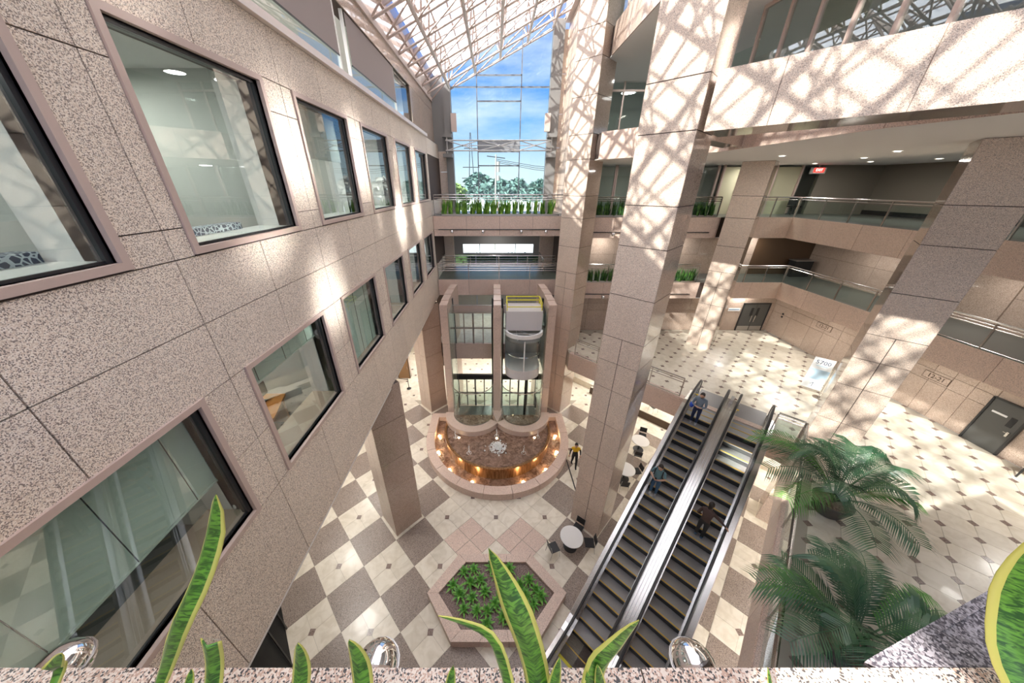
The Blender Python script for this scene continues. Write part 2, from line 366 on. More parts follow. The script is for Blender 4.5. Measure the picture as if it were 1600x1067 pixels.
# dark shelving seen in the lower first room
SH = P('dark_wood', (0.09, 0.05, 0.025), 0.5)
t = E('slatted_cabinet', (-6.6, 1.6, Z2), label='low dark brown slatted cabinet behind the largest lower window', category='cabinet')
MB().box(-.3, .3, -1.6, 1.6, 0, 1.0).build('carcass', SH, t)
for k in range(9): MB().box(.3, .33, -1.6, 1.6, .06 + k * .1, .12 + k * .1).build('slat', P('wood_slat', (0.20, 0.11, 0.05), .5), t)
t = E('desk_lamp', (-4.9, 1.0, Z2), label='black office chair frame beside the largest lower window', category='chair')
MB().cyl((0, 0, .1), (0, 0, .5), .03).build('post', BLACK, t); MB().box(-.25, .25, -.25, .25, .48, .54).build('seat', BLACK, t)
MB().box(-.27, -.22, -.22, .22, .6, 1.05).build('backrest', BLACK, t)
for k in range(5): MB().bar((0, 0, .1), (.28 * math.cos(k * 1.257), .28 * math.sin(k * 1.257), .05), .04).build('leg', BLACK, t)
t.name = 'office_chair'

# ---- upper left wall above the ledge
wu = ST('wall_upper_left')
XU = -4.0
MB().box(XU - .4, XU - .03, -12, 24, 4.15, 6.2).build('wall_backing', JOINT, wu)
MB().box(XU - .4, XU - .03, 18.13, 24, 2.4, 4.15).build('wall_backing', JOINT, wu)
panels(wu, (XU - .03, 0, 0), (0, 1, 0), (0, 0, 1), [-12 + 2.25 * i for i in range(17)], [4.15, 5.2, 6.2], G_POL, n=(1, 0, 0))
panels(wu, (XU - .03, 0, 0), (0, 1, 0), (0, 0, 1), [18.13, 20.1, 22.1, 24], [2.5, 4.15], G_POL, n=(1, 0, 0))
w = ST('window_%d' % wi); wi += 1
for a, b in ((-2, 2), (2, 6.2), (6.2, 10.6), (11.2, 15.7), (15.7, 18.13)):
    MB().box(XU - .10, XU - .085, a, b, 2.5, 4.15).build('pane', GLASSW, w)
for y in (2, 6.2, 10.6, 11.2, 15.7): MB().box(XU - .14, XU - .06, y - .03, y + .03, 2.5, 4.15).build('mullion', WHITE, w)
RS = P('blind_taupe', (0.30, 0.25, 0.24), 0.8)
for i, (a, b) in enumerate(((5.9, 10.5), (11.3, 15.65))):
    t = E('roller_shade', (XU - .05, (a + b) / 2, 4.13), label=('taupe roller shade high on the left, the one cut by the photo edge', 'taupe roller shade high on the left, the farther whole one')[i], category='shade')
    MB().box(-.005, .005, -(b - a) / 2, (b - a) / 2, -1.1, 0).build('shade_cloth', RS, t); MB().box(-.012, .012, -(b - a) / 2, (b - a) / 2, -1.13, -1.1).build('bottom_bar', DARK, t)
MB().box(-9.5, XU - .4, -2, 24, 4.15, 4.3).build('soffit', CEIL, wu); MB().box(-9.5, -9.4, -2, 24, 1.8, 4.15).build('back_wall', WHITE, wu)
MB().box(-9.4, XU - .4, -2, 24, 1.9, 2.37).build('floor', CARPET, wu)
area('upper_left_fill_light', (-6.0, 8, 4.1), 1.0, 420, sy=14); area('upper_left_fill_light', (-6.0, 18, 4.1), 1.0, 160, sy=6)  # long unseen area lamps added to brighten the glass below the shades

# ------------------------------------------------------------------ columns
ZS = [-14.6, -13.1, -11.6, -10.1, -8.15, -6.6, -5.5, -4.56, -3.1, -1.6, -0.5, 1.15, 2.2, 3.7, 5.05, 6.1, 8.0, 10.0]
def column(cx, cy, z0, z1, hd=0.96, right=True):
    c = ST('column'); h = hd - .03
    MB().prism([(cx - h, cy), (cx, cy - h), (cx + h, cy), (cx, cy + h)], z0, z1).build('column_core', JOINT, c)
    zz = [z0] + [z for z in ZS if z0 + .3 < z < z1 - .3] + [z1]
    side = hd / Q
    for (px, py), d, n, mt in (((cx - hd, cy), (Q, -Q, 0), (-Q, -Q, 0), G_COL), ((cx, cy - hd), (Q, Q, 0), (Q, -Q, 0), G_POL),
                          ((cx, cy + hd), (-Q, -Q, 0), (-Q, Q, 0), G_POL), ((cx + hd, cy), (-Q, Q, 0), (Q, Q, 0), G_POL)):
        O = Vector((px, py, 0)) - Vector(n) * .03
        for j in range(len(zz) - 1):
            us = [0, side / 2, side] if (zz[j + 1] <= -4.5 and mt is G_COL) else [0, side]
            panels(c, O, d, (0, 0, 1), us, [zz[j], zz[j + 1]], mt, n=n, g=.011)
    MB().prism([(cx - hd - .03, cy), (cx, cy - hd - .03), (cx + hd + .03, cy), (cx, cy + hd + .03)], z0 - .002, z0 + .012).build('column_footing', CREAM, c)
    return c
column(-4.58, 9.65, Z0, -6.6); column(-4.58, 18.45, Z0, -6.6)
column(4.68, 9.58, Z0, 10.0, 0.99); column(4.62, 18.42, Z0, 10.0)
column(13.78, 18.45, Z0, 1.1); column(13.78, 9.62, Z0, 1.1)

# ------------------------------------------------------------------ floors and slabs
FLM = P('floor_green_grey', (0.11, 0.115, 0.105), 0.3)
f0 = ST('floor')
MB().box(-12, 22, -6, 30, Z0 - .4, Z0 - .012).build('floor_base', GROUT, f0)
# checker of diamonds, small square insets in the cream ones
XN = {i: v for i, v in zip(range(-10, 18), [-11.0, -9.9, -8.85, -7.78, -6.72, -5.65, -4.58, -3.48, -2.38, -1.18, .03, 1.23, 2.43, 3.53, 4.62, 5.7, 6.78, 7.85, 8.95, 10.05, 11.15] + [11.15 + 1.09 * q_ for q_ in range(1, 8)])}
def yn(j): return 9.62 + 1.095 * j
small = MB(); smalli = MB(); ntile = 0
for i in range(-9, 17):
    for j in range(-9, 9):
        if (i + j) % 2: continue
        cx, cy = XN[i], yn(j)
        l, r_, b_, t2 = (XN[i - 1], cy), (XN[i + 1], cy), (cx, yn(j - 1)), (cx, yn(j + 1))
        g = .006
        grey = (i % 2 != 0) and not (abs(i) == 1 and j >= 1) and not (abs(i) == 1 and j < -1 and False)
        if cy > 18.9 or cx + cy > 25.8: continue
        def shrink(poly, g):
            mx_ = sum(p[0] for p in poly) / len(poly); my_ = sum(p[1] for p in poly) / len(poly)
            return [(p[0] + (mx_ - p[0]) * g, p[1] + (my_ - p[1]) * g) for p in poly]
        far = cy > 16 or cx > 8 or cy < 1.5
        if grey:
            if abs(i) == 1 and j == -1:
                C = (cx, cy)
                md = lambda p, q: ((p[0] + q[0]) / 2, (p[1] + q[1]) / 2)
                for A_, B_, D_ in ((b_, r_, l), (r_, t2, b_), (t2, l, r_), (l, b_, t2)):
                    MB().prism(shrink([A_, md(A_, B_), C, md(A_, D_)], .03), Z0 - .012, Z0 + .002).build('floor_tile', G_BAND, f0)
            else: MB().prism(shrink([b_, r_, t2, l], .008), Z0 - .012, Z0).build('floor_tile', G_TILE, f0)
        else:
            C = (cx, cy); q = .17
            qs = []
            for A_, B_, D_ in ((b_, r_, l), (r_, t2, b_), (t2, l, r_), (l, b_, t2)):
                e1 = ((A_[0] + B_[0]) / 2, (A_[1] + B_[1]) / 2); e2 = ((A_[0] + D_[0]) / 2, (A_[1] + D_[1]) / 2)
                qs.append([A_, e1, C, e2])
            if far:
                for p in qs: small.prism(shrink(p, .01), Z0 - .012, Z0)
                smalli.box(cx - .1, cx + .1, cy - .1, cy + .1, Z0 - .01, Z0 + .002)
            else:
                for p in qs: MB().prism(shrink(p, .01), Z0 - .012, Z0).build('floor_tile', CREAM, f0)
                MB().box(cx - .1, cx + .1, cy - .1, cy + .1, Z0 - .01, Z0 + .002).build('floor_inset', INSET, f0)
# outer lobby: cream octagon tiles with small dark squares
MB().box(-12, 22, 18.9, 30, Z0 - .011, Z0 - .004).build('lobby_floor', CREAM, f0)
MB().prism([(6.6, 18.9), (22, 3.6), (22, 18.9)], Z0 - .004, Z0 + .002).build('lobby_floor', CREAM, f0)
MB().box(-12, -9.9, -6, 18.9, Z0 - .011, Z0 - .004).build('lobby_floor', CREAM, f0)
for k in range(34):
    for l_ in range(22):
        x = -11.5 + k * 1.03 + (.51 if l_ % 2 else 0); y = 10 + l_ * .95
        if (y > 19.0 or x + y > 25.9) and x < 21: smalli.box(x - .08, x + .08, y - .08, y + .08, Z0 - .01, Z0 + .004)
small.build('floor_tiles_far', CREAM, f0, kind='stuff'); smalli.build('floor_insets_far', INSET, f0, kind='stuff')

# mezzanine floor
f1 = ST('floor_2')
MEZ = [(4.66, 16.95), (9.26, 12.35), (12.24, 9.37), (2.9, 0.03), (2.9, -3), (19.7, -3), (19.7, 20.5), (19.7, 24), (4.66, 24)]
MB().prism(MEZ, -10.55, Z1 - .012).build('floor_base', GROUT, f1)
SOFM = P('soffit_paint', (0.62, 0.55, 0.48), 0.8)
MB().prism([(x * .999 + .03, y * .999 + .03) for x, y in MEZ], -10.6, -10.56).build('soffit', SOFM, f1)
def inmez(x, y):
    if x > 19.66 or y > 20.45: return False
    if x + y < 21.65 and (x - y) < 2.92: return False
    if x < 4.8 or (x - y) > 2.9 and y < -1.5: return False
    return x + y >= 21.62 or (x - y) >= 2.92
farT = MB(); farI = MB(); nt_ = 0; ni_ = 0
for k in range(-6, 26):
    for l_ in range(-5, 42):
        x = 10.31 + (k - 10) * 1.035 + (.5175 if l_ % 2 else 0); y = 4.46 + (l_ - 8) * .5225 + .0
        if inmez(x, y):
            near = (y < 13.8 and x < 17.5)
            tgt = (x - .085, x + .085, y - .085, y + .085, Z1 - .012, Z1 + .001)
            if near and ni_ < 290: MB().box(*tgt).build('floor_inset', INSET, f1); ni_ += 1
            else: farI.box(*tgt)
        # tile centred between insets: diamond whose corners are at (x+-.5175, y), (x, y+-.5225)
        cx, cy = x + .5175, y
        c_ = .085; h = .5175; v = .5225; g = .008
        poly = [(cx - h + c_ + g, cy - c_), (cx - c_, cy - v + c_ + g), (cx + c_, cy - v + c_ + g), (cx + h - c_ - g, cy - c_), (cx + h - c_ - g, cy + c_), (cx + c_, cy + v - c_ - g), (cx - c_, cy + v - c_ - g), (cx - h + c_ + g, cy + c_)]
        cnt = sum(inmez(px, py) for px, py in poly)
        if cnt < 5: continue
        if cnt < 8:
            if not all(inmez(px - .25 * (px - cx), py - .25 * (py - cy)) for px, py in poly): continue
        if near_ok := (y < 12.6 and x < 16.5 and nt_ < 290): MB().prism(poly, Z1 - .012, Z1).build('floor_tile', CREAM, f1); nt_ += 1
        else: farT.prism(poly, Z1 - .012, Z1)
farT.build('floor_tiles_far', CREAM, f1, kind='stuff'); farI.build('floor_insets_far', INSET, f1, kind='stuff')
for (A_, B_, n) in (((4.66, 16.95), (9.26, 12.35), (-Q, -Q, 0)), ((12.24, 9.37), (2.9, 0.03), (-Q, Q, 0)), ((9.26, 12.35), (12.24, 9.37), (-Q, -Q, 0))):
    d = (Vector((*B_, 0)) - Vector((*A_, 0))); ln = d.length; d.normalize(); k = max(1, round(ln / 1.9))
    panels(f1, (A_[0], A_[1], 0), d, (0, 0, 1), [ln * i / k for i in range(k + 1)], [-10.6, Z1 - .03], G_BAND, n=n)
    # curb strip along the edge
    nn = Vector(n); p = Vector((*A_, 0)) - nn * .14; q = Vector((*B_, 0)) - nn * .14
    MB().bar(p + Vector((0, 0, Z1 + .0)), q + Vector((0, 0, Z1 + .0)), .30, .06).build('edge_curb', G_BAND, f1)

def slab(name, poly, z0, z1, top, edges, pan=2.0, mt=G_BAND, zsplit=None):
    s = ST(name); MB().prism(poly, z0 + .03, z1 - .02).build('slab_core', JOINT, s)
    MB().prism(poly, z1 - .02, z1).build('slab_floor', top, s); MB().prism(poly, z0, z0 + .03).build('slab_ceiling', CEIL, s)
    for A_, B_ in edges:
        d = (Vector((*B_, 0)) - Vector((*A_, 0))); ln = d.length; d.normalize(); n = d.cross(Vector((0, 0, 1))); k = max(1, round(ln / pan))
        zz = [z0 - .01] + (zsplit or []) + [z1 + .01]
        panels(s, (A_[0], A_[1], 0), d, (0, 0, 1), [ln * i / k for i in range(k + 1)], zz, mt, n=n, t=.04)
    return s
# bridges across the far end (levels 2 and 3)
slab('floor_3', [(-3.78, 20), (4.3, 20), (4.3, 24), (-3.78, 24)], -2.8, Z3, FLM, [((-3.78, 20), (4.3, 20))], zsplit=[-2.42])
slab('floor_4', [(-3.78, 20), (4.3, 20), (4.3, 24), (-3.78, 24)], -6.6, Z2, FLM, [((-3.78, 20), (4.3, 20))])
slab('floor_5', [(4.3, 19.2), (17.3, 19.2), (17.3, -2), (24, -2), (24, 24), (4.3, 24)], -2.8, Z3, FLM, [((4.9, 19.2), (13.1, 19.2)), ((14.5, 19.2), (17.3, 19.2)), ((17.3, 19.2), (17.3, -2))], zsplit=None)
slab('floor_6', [(4.3, 19.3), (18.35, 19.3), (18.35, -2), (24, -2), (24, 24), (4.3, 24)], -6.6, Z2, FLM, [((4.9, 19.3), (13.1, 19.3)), ((14.5, 19.3), (18.35, 19.3)), ((18.35, 19.3), (18.35, -2))])
L4P = [(4.95, 17.1), (8.25, 13.4), (8.4, 8.0), (9.2, 5.6), (9.2, -3), (24, -3), (24, 24), (4.95, 24)]
slab('floor_7', L4P, 1.1, Z4, FLM, [((4.95, 17.1), (8.25, 13.4)), ((8.25, 13.4), (8.4, 8.0)), ((8.4, 8.0), (9.2, 5.6)), ((9.2, 5.6), (9.2, -3))], pan=1.7)
# diagonal beam from the main column towards the near right
bm_ = ST('beam')
o_ = Vector((4.78, 8.48, 0)); d_ = Vector((Q, -Q, 0)); n_ = Vector((-Q, -Q, 0))
q = [o_ + Vector((0, 0, 1.1)), o_ + d_ * 9 + Vector((0, 0, 1.1)), o_ + d_ * 9 - n_ * 1.3 + Vector((0, 0, 1.1)), o_ - n_ * 1.3 + Vector((0, 0, 1.1))]
MB().hexa(q + [p + Vector((0, 0, 1.08)) for p in q]).build('beam_core', G_POL, bm_)
panels(bm_, o_, d_, (0, 0, 1), [0, 1.15, 3.0, 4.9, 6.9, 9], [1.09, 2.2], G_COL, n=n_)
# second, inner beam
bm2 = ST('beam'); q = [Vector(p) for p in ((5.6, 10.0, 1.15), (8.3, 12.2, 1.15), (8.3, 12.9, 1.15), (5.2, 10.4, 1.15))]
MB().hexa(q + [p + Vector((0, 0, 1.0)) for p in q]).build('beam_core', G_POL, bm2)

# upper building right (level 5 and above)
L5P = [(5.1, 17.6), (5.1, 10.2), (8.3, 9.6), (8.5, 8.0), (9.3, 5.6), (9.3, -3), (24, -3), (24, 24), (5.1, 24)]
slab('floor_8', L5P, 5.05, Z5, FLM, [((5.1, 17.6), (5.1, 10.2)), ((5.1, 10.2), (8.3, 9.6)), ((8.3, 9.6), (8.5, 8.0)), ((8.5, 8.0), (9.3, 5.6)), ((9.3, 5.6), (9.3, -3))], mt=G_POL)
w = ST('window_%d' % wi); wi += 1
for i in range(7): 
    MB().box(5.2, 5.22, 10.3 + i * 1.05, 10.3 + (i + 1) * 1.05, Z5, 9.5).build('pane', GLASSW, w); MB().box(5.15, 5.25, 10.27 + i * 1.05, 10.33 + i * 1.05, Z5, 9.5).build('mullion', PINKM, w)
MB().box(5.9, 6.0, 10.2, 17.6, Z5, 9.5).build('blind_wall', WHITE, w)
MB().box(5.1, 24, -3, 24, 9.5, 9.7).build('roof_slab', CEIL, w)
# level 4 glazing on the right, set back behind the diagonal beam
w = ST('window_%d' % wi); wi += 1
pts = [(8.55, 13.4), (8.6, 12.3), (8.62, 11.2), (8.64, 10.1), (8.66, 9.0), (8.7, 8.0), (9.05, 6.9), (9.4, 5.7), (9.4, 4.4), (9.4, 3.1), (9.4, 1.8), (9.4, .5), (9.4, -1)]
for a, b in zip(pts, pts[1:]):
    MB().bar((*a, 3.6), (*b, 3.6), .02, 2.75).build('pane', GLASSW, w)
    MB().box(a[0] - .05, a[0] + .05, a[1] - .05, a[1] + .05, Z4, 5.05).build('mullion', PINKM, w)
    MB().bar((*a, 2.26), (*b, 2.26), .1, .1).build('sill_rail', PINKM, w); MB().bar((*a, 5.0), (*b, 5.0), .1, .1).build('head_rail', PINKM, w)
for i in range(6): MB().box(9.6 + i * .01, 9.63 + i * .01, 1 + i * 2.0, 2.7 + i * 2.0, 3.9, 5.0).build('shade_panel', P('office_shade', (.35, .36, .30), .8), w)
# level 4 doors/glass at the back
w = ST('window_%d' % wi); wi += 1
for a, b in ((5.6, 7.1), (7.1, 8.3), (8.3, 9.6)):
    MB().box(a, b, 21.4, 21.42, Z4, 5.0).build('pane', GLASSW, w); MB().box(a - .04, a + .04, 21.35, 21.45, Z4, 5.05).build('mullion', PINKM, w)
    MB().box(a, b, 21.36, 21.44, 4.6, 4.7).build('transom', PINKM, w)
MB().bar((9.6, 21.4, 3.6), (10.4, 16.4, 3.6), .03, 2.8).build('pane', GLASSW, w); MB().bar((9.6, 21.4, Z4), (9.6, 21.4, 5.05), .12).build('mullion', PINKM, w)
MB().box(5.0, 24, 23.9, 24.0, Z4, 5.05).build('room_wall', ROOMW, w)

for k, (x, y) in enumerate(((10.2, 9.0), (10.6, 6.2), (11.0, 3.6), (10.4, 12.0))):
    t = E('ceiling_light', (x, y, 5.03), label='linear fluorescent fixture behind the fourth level glazing', category='ceiling light', group='linear lights on level four')
    MB().box(-.15, .15, -.7, .7, -.05, 0).build('housing', WHITE, t); MB().box(-.11, .11, -.66, .66, -.06, -.05).build('diffuser', LAMP, t)
# right side walls, one per level
def rightwalls(z0, z1, xw, yw, mt, name, x0=4.3, cols=2.3, rows=(1.35,)):
    s = ST(name); MB().box(xw, xw + .3, -3, yw, z0, z1).build('wall_backing', JOINT, s); MB().box(x0, xw + .3, yw, yw + .3, z0, z1).build('wall_backing', JOINT, s)
    return s
# level 1 (mezzanine) walls
s = ST('wall_right'); MB().box(19.7, 20.0, -3, 20.5, Z1, -6.6).build('wall_backing', JOINT, s)
def doorskip(u0, u1, v0, v1): return (u1 > 8.81 and u0 < 9.76 and v0 < -7.5)
us = [-3, -1.2, .6, 2.4, 4.2, 6.0, 7.0, 8.0, 8.8, 9.77, 10.4, 11.05, 11.7, 12.4, 13.2, 14.0, 14.9, 15.8, 16.7, 17.6, 19.0, 20.5]
panels(s, (19.7, 0, 0), (0, 1, 0), (0, 0, 1), us, [Z1, -7.9, -7.38, -6.6], G_POL, n=(-1, 0, 0), skip=lambda a, b, c, d: a >= 8.75 and b <= 9.8 and c < -7.5)
s2 = ST('wall_back'); MB().box(4.66, 19.7, 20.5, 20.8, Z1, -6.6).build('wall_backing', JOINT, s2)
us = [4.66, 6.5, 8.3, 10.1, 11.9, 13.7, 15.5, 17.45, 19.3, 19.7]
panels(s2, (0, 20.5, 0), (1, 0, 0), (0, 0, 1), us, [Z1, -7.9, -7.38, -6.6], G_POL, n=(0, -1, 0), skip=lambda a, b, c, d: a > 17.4 and b < 19.4 and c < -7.5)
DOORM = P('door_grey', (0.085, 0.085, 0.08), 0.4)
d1 = ST('door_1'); MB().box(17.5, 18.38, 20.42, 20.48, Z1, -7.42).build('door_leaf', DOORM, d1); MB().box(18.4, 19.28, 20.42, 20.48, Z1, -7.42).build('door_leaf', DOORM, d1)
for x in (17.5, 18.4): MB().box(x + .02, x + .86, 20.405, 20.42, Z1 + .02, Z1 + .35).build('kick_plate', METAL2, d1)
for x in (18.1, 18.5): MB().box(x, x + .16, 20.40, 20.42, -8.3, -7.7).build('vision_panel', BLACK, d1); 
for x in (18.25, 18.5): MB().cyl((x, 20.36, -8.75), (x, 20.36, -8.25), .02).build('door_handle', METAL, d1)
MB().box(17.44, 17.5, 20.38, 20.5, Z1, -7.36).box(19.28, 19.34, 20.38, 20.5, Z1, -7.36).box(17.44, 19.34, 20.38, 20.5, -7.42, -7.36).build('door_frame', DARK, d1)
d2 = ST('door_2'); MB().box(19.60, 19.66, 8.8, 9.75, Z1, -7.42).build('door_leaf', DOORM, d2)
MB().box(19.585, 19.6, 8.95, 9.1, -8.25, -7.85).build('vision_panel', BLACK, d2); MB().box(19.585, 19.6, 9.2, 9.6, -7.95, -7.88).build('door_plate', WHITE, d2)
MB().box(19.54, 19.6, 8.86, 8.92, -8.6, -8.4).build('door_handle', METAL, d2); MB().cyl((19.54, 8.86, -8.45), (19.54, 9.0, -8.45), .012).build('door_lever', METAL, d2)
MB().box(19.57, 19.68, 8.74, 8.8, Z1, -7.38).box(19.57, 19.68, 9.75, 9.81, Z1, -7.38).box(19.57, 19.68, 8.74, 9.81, -7.42, -7.37).build('door_frame', DARK, d2)
BRONZE = P('bronze_plate', (0.40, 0.30, 0.16), 0.35, 0.6)
for (y, lab, z) in ((16.8, 'small bronze plaque reading 12-21 near the double doors', -7.55), (11.5, 'bronze plaque reading 12-21 on the wall beside the grey door', -7.65)):
    t = E('room_plaque', (19.66, y, z), label=lab, category='sign'); MB().box(-.02, 0, -.45, .45, -.16, .16).build('plate', G_POL, t)
    text('12-21', .26, P('letter_dark', (0.06, 0.035, 0.02), .5), t, (-.028, 0, 0), (R(90), 0, R(-90)))
    f = MB(); f.box(-.025, -.015, -.45, .45, .145, .16).box(-.025, -.015, -.45, .45, -.16, -.145).box(-.025, -.015, -.45, -.435, -.16, .16).box(-.025, -.015, .435, .45, -.16, .16); f.build('plate_border', P('letter_dark', (0, 0, 0)), t)
t = E('door_sign', (16.9, 20.46, -7.85), label='narrow pale directory plate left of the double doors', category='sign'); MB().box(-.42, .42, -.02, 0, -.11, .11).build('plate', WHITE, t); MB().box(-.36, .36, -.024, -.018, -.02, .04).build('print_line', P('print_blue', (.2, .35, .5), .5), t)

# level 2 walls
s = ST('wall_right_2'); MB().box(21.6, 21.9, -3, 21.5, Z2, -2.8).build('wall_backing', JOINT, s)
panels(s, (21.6, 0, 0), (0, 1, 0), (0, 0, 1), [-3, -1, 1, 3, 5, 7, 9, 11, 12.2], [Z2, -4.2, -2.8], G_POL, n=(-1, 0, 0)); panels(s, (21.6, 0, 0), (0, 1, 0), (0, 0, 1), [13.6, 15.5, 17.5, 19.5, 21.5], [Z2, -4.2, -2.8], G_POL, n=(-1, 0, 0))
MB().box(21.5, 21.58, 12.2, 13.6, Z2, -2.8).build('wall_panel', G_POL, s); MB().box(21.45, 21.56, 14.3, 15.9, Z2, -3.3).build('recess', SH, s)  # recess is a flat dark slab, the opening's shade put into its colour
s = ST('wall_back_2'); MB().box(4.3, 21.9, 21.5, 21.8, Z2, -2.8).build('wall_backing', JOINT, s)
panels(s, (0, 21.5, 0), (1, 0, 0), (0, 0, 1), [4.3 + 1.9 * i for i in range(8)] + [21.6], [Z2, -4.2, -2.8], G_POL, n=(0, -1, 0), skip=lambda a, b, c, d: a > 16 )
MB().box(17.6, 21.6, 21.44, 21.5, Z2, -2.8).build('dark_wood_panel', SH, s)
t = E('reception_counter', (20.6, 20.9, Z2), label='dark counter with glass objects in the level two recess', category='counter'); MB().box(-.6, .6, -.25, .25, 0, 1.05).build('carcass', BLACK, t); MB().box(-.65, .65, -.3, .3, 1.05, 1.1).build('counter_top', METAL2, t)
# level 3 walls
s = ST('wall_right_3'); MB().box(23.7, 24.0, -3, 24, Z3, 1.1).build('wall_surface', OLIVE, s)
MB().box(23.6, 23.7, -3, 24, Z3, Z3 + .25).build('baseboard', BLACK, s)
MB().box(19.9, 23.7, 21.5, 21.7, Z3, 1.1).build('wall_surface', OLIVE, s)
s = ST('wall_back_3'); MB().box(4.3, 24, 23.7, 23.8, Z3, 1.1).build('wall_surface', ROOMW, s)
w = ST('window_%d' % wi); wi += 1
PALE = P('pale_yellow_wall', (0.55, 0.52, 0.36), 0.8)
for a, b, mt in ((5.6, 7.4, GLASSW), (7.4, 9.2, GLASSW), (9.2, 11.0, GLASSW), (12.6, 13.6, GLASSW), (14.0, 15.0, PALE), (17.2, 18.7, PALE)):
    MB().box(a, b, 21.5, 21.52, Z3, 1.0).build('pane' if mt is GLASSW else 'room_panel', mt, w)
    MB().box(a - .08, a + .02, 21.42, 21.56, Z3, 1.1).build('mullion', PINKM, w); MB().box(b - .02, b + .08, 21.42, 21.56, Z3, 1.1).build('mullion', PINKM, w)
MB().box(15.2, 17.1, 21.45, 21.6, Z3, 1.1).build('wall_panel', G_COL, w)
MB().box(18.75, 19.9, 21.5, 21.52, Z3, .6).build('pane', GLASSW, w)
t = E('exit_sign', (19.35, 21.1, .82), label='lit red exit sign under the white ceiling on the third level', category='sign')
MB().box(-.42, .42, -.06, .06, -.2, .12).build('sign_box', WHITE, t); MB().box(-.3, .3, -.075, -.055, -.12, .1).build('sign_face', P('exit_red', (.8, .02, .02), .5, emit=(1, .03, .02), es=1.6), t)
text('EXIT', .2, P('exit_white', (.9, .9, .9), .5, emit=(1, .9, .85), es=1), t, (0, -.08, -.01), (R(90), 0, 0)); MB().cyl((0, 0, .12), (0, 0, .27), .02).build('hanger', METAL, t)
t = E('office_chair', (18.6, 20.9, Z3), label='black office chair behind the third level railing', category='chair')
MB().box(-.25, .25, -.25, .25, .45, .52).build('seat', BLACK, t); MB().box(-.24, .24, .2, .26, .55, 1.0).build('backrest', BLACK, t); MB().cyl((0, 0, .08), (0, 0, .45), .03).build('post', DARK, t)
for k in range(5): MB().bar((0, 0, .09), (.3 * math.cos(k * 1.257), .3 * math.sin(k * 1.257), .04), .04).build('leg', DARK, t)

# downlights in white ceilings
for k, (x, y) in enumerate([(19.5, 18.5), (20.5, 16.5), (21.5, 14.5), (18.0, 20.0), (15.5, 20.3), (19.0, 13.0), (20.5, 11.0), (16.5, 16.0), (12.0, 15.0), (14.5, 13.0)]):
    t = E('ceiling_light', (x, y, 1.085), label='round recessed downlight in the white ceiling over the third level', category='ceiling light', group='third level downlights')
    MB().lathe([(.10, -.006), (.10, .004)], 12).build('lamp', LAMP, t); MB().arc(0, 0, .10, .14, 0, 360, -.012, .004, 12).build('trim_ring', WHITE, t)

# wall between rear column and end window (faces left) with strip windows
s = ST('wall_right_far'); XR = 4.3
for a, b in ((Z0, -9.44), (-9.44, 0.4), (1.2, 1.5), (4.0, 5.05), (7.2, 10)):
    MB().box(XR, XR + .3, 19.0 if a > Z2 else 21.5, 24, a, b).build('wall_backing', JOINT, s)
panels(s, (XR, 0, 0), (0, 1, 0), (0, 0, 1), [21.3, 24], [Z3, 0, 1.8, 3.6, 5.4, 7.2, 9], G_COL, n=(-1, 0, 0))
panels(s, (XR, 0, 0), (0, 1, 0), (0, 0, 1), [19.0, 21.3], [4.05, 5.0], P('white_band', (.8, .77, .74), .4), n=(-1, 0, 0)); panels(s, (XR, 0, 0), (0, 1, 0), (0, 0, 1), [19.0, 21.3], [.45, 1.35], MATS['white_band'], n=(-1, 0, 0))
w = ST('window_%d' % wi); wi += 1
for a, b in ((Z3, .4), (1.4, 4.0), (5.05, 7.2)):
    for i in range(5):
        y = 19.0 + i * .46; MB().box(XR - .02, XR, y, y + .46, a, b).build('pane', GLASSW, w); MB().box(XR - .05, XR + .05, y - .03, y + .03, a, b).build('mullion', PINKM, w)
MB().box(XR + .35, XR + .4, 19, 24, Z3, 9).build('room_wall', ROOMW, w)
# ------------------------------------------------------------------ far end window wall
s = ST('wall_end')
for x0, x1, zt in ((-3.25, -2.78, 5.5), (3.35, 4.0, 8.4)): MB().box(x0, x1, 23.7, 24.2, Z3, zt).build('steel_pier', GREYM, s)
MB().box(-4.8, -3.25, 23.9, 24.2, 2.0, 6.5).build('grey_panel', GREYM, s)
panels(s, (-3.78, 23.9, 0), (1, 0, 0), (0, 0, 1), [0, .53], [Z3, -.5, .8, 2.0], G_COL, n=(0, -1, 0))
panels(s, (4.0, 23.9, 0), (1, 0, 0), (0, 0, 1), [0, .4], [Z3, -.5, .8, 2.2, 4, 6, 8], G_COL, n=(0, -1, 0))
MB().box(-3.78, 4.3, 24.0, 24.3, -3.95, -2.8).build('grey_panel', GREYM, s); MB().box(-4.8, -3.75, 23.95, 24.2, Z0, 2.0).build('wall_backing', JOINT, s)
for a, b in ((-3.78, -2.46), (2.9, 4.3)): MB().box(a, b, 24.0, 24.3, -4.62, -3.95).build('grey_panel', GREYM, s)
MB().box(-3.78, 4.3, 24.0, 24.2, -4.75, -4.62).build('grey_transom', GREYM, s)
for a, b in ((-3.78, -3.1), (3.3, 4.3)): MB().box(a, b, 23.6, 24.0, Z2, -2.8).build('granite_pier', G_COL, s)
w = ST('window_%d' % wi); wi += 1
YW = 24.0
def roofz(x): return 7.35 + .447 * x - .0
for x0, x1 in ((-2.78, -1.15), (-1.15, 1.6), (1.6, 3.35)):
    q = [Vector((x0, YW, Z3)), Vector((x1, YW, Z3)), Vector((x1, YW, roofz(x1))), Vector((x0, YW, roofz(x0)))]
    MB().hexa([q[0], q[1], q[1] + Vector((0, .015, 0)), q[0] + Vector((0, .015, 0)), q[3], q[2], q[2] + Vector((0, .015, 0)), q[3] + Vector((0, .015, 0))]).build('pane', GLASS, w)
MUL = P('mullion_grey', (0.22, 0.24, 0.27), 0.4, 0.3)
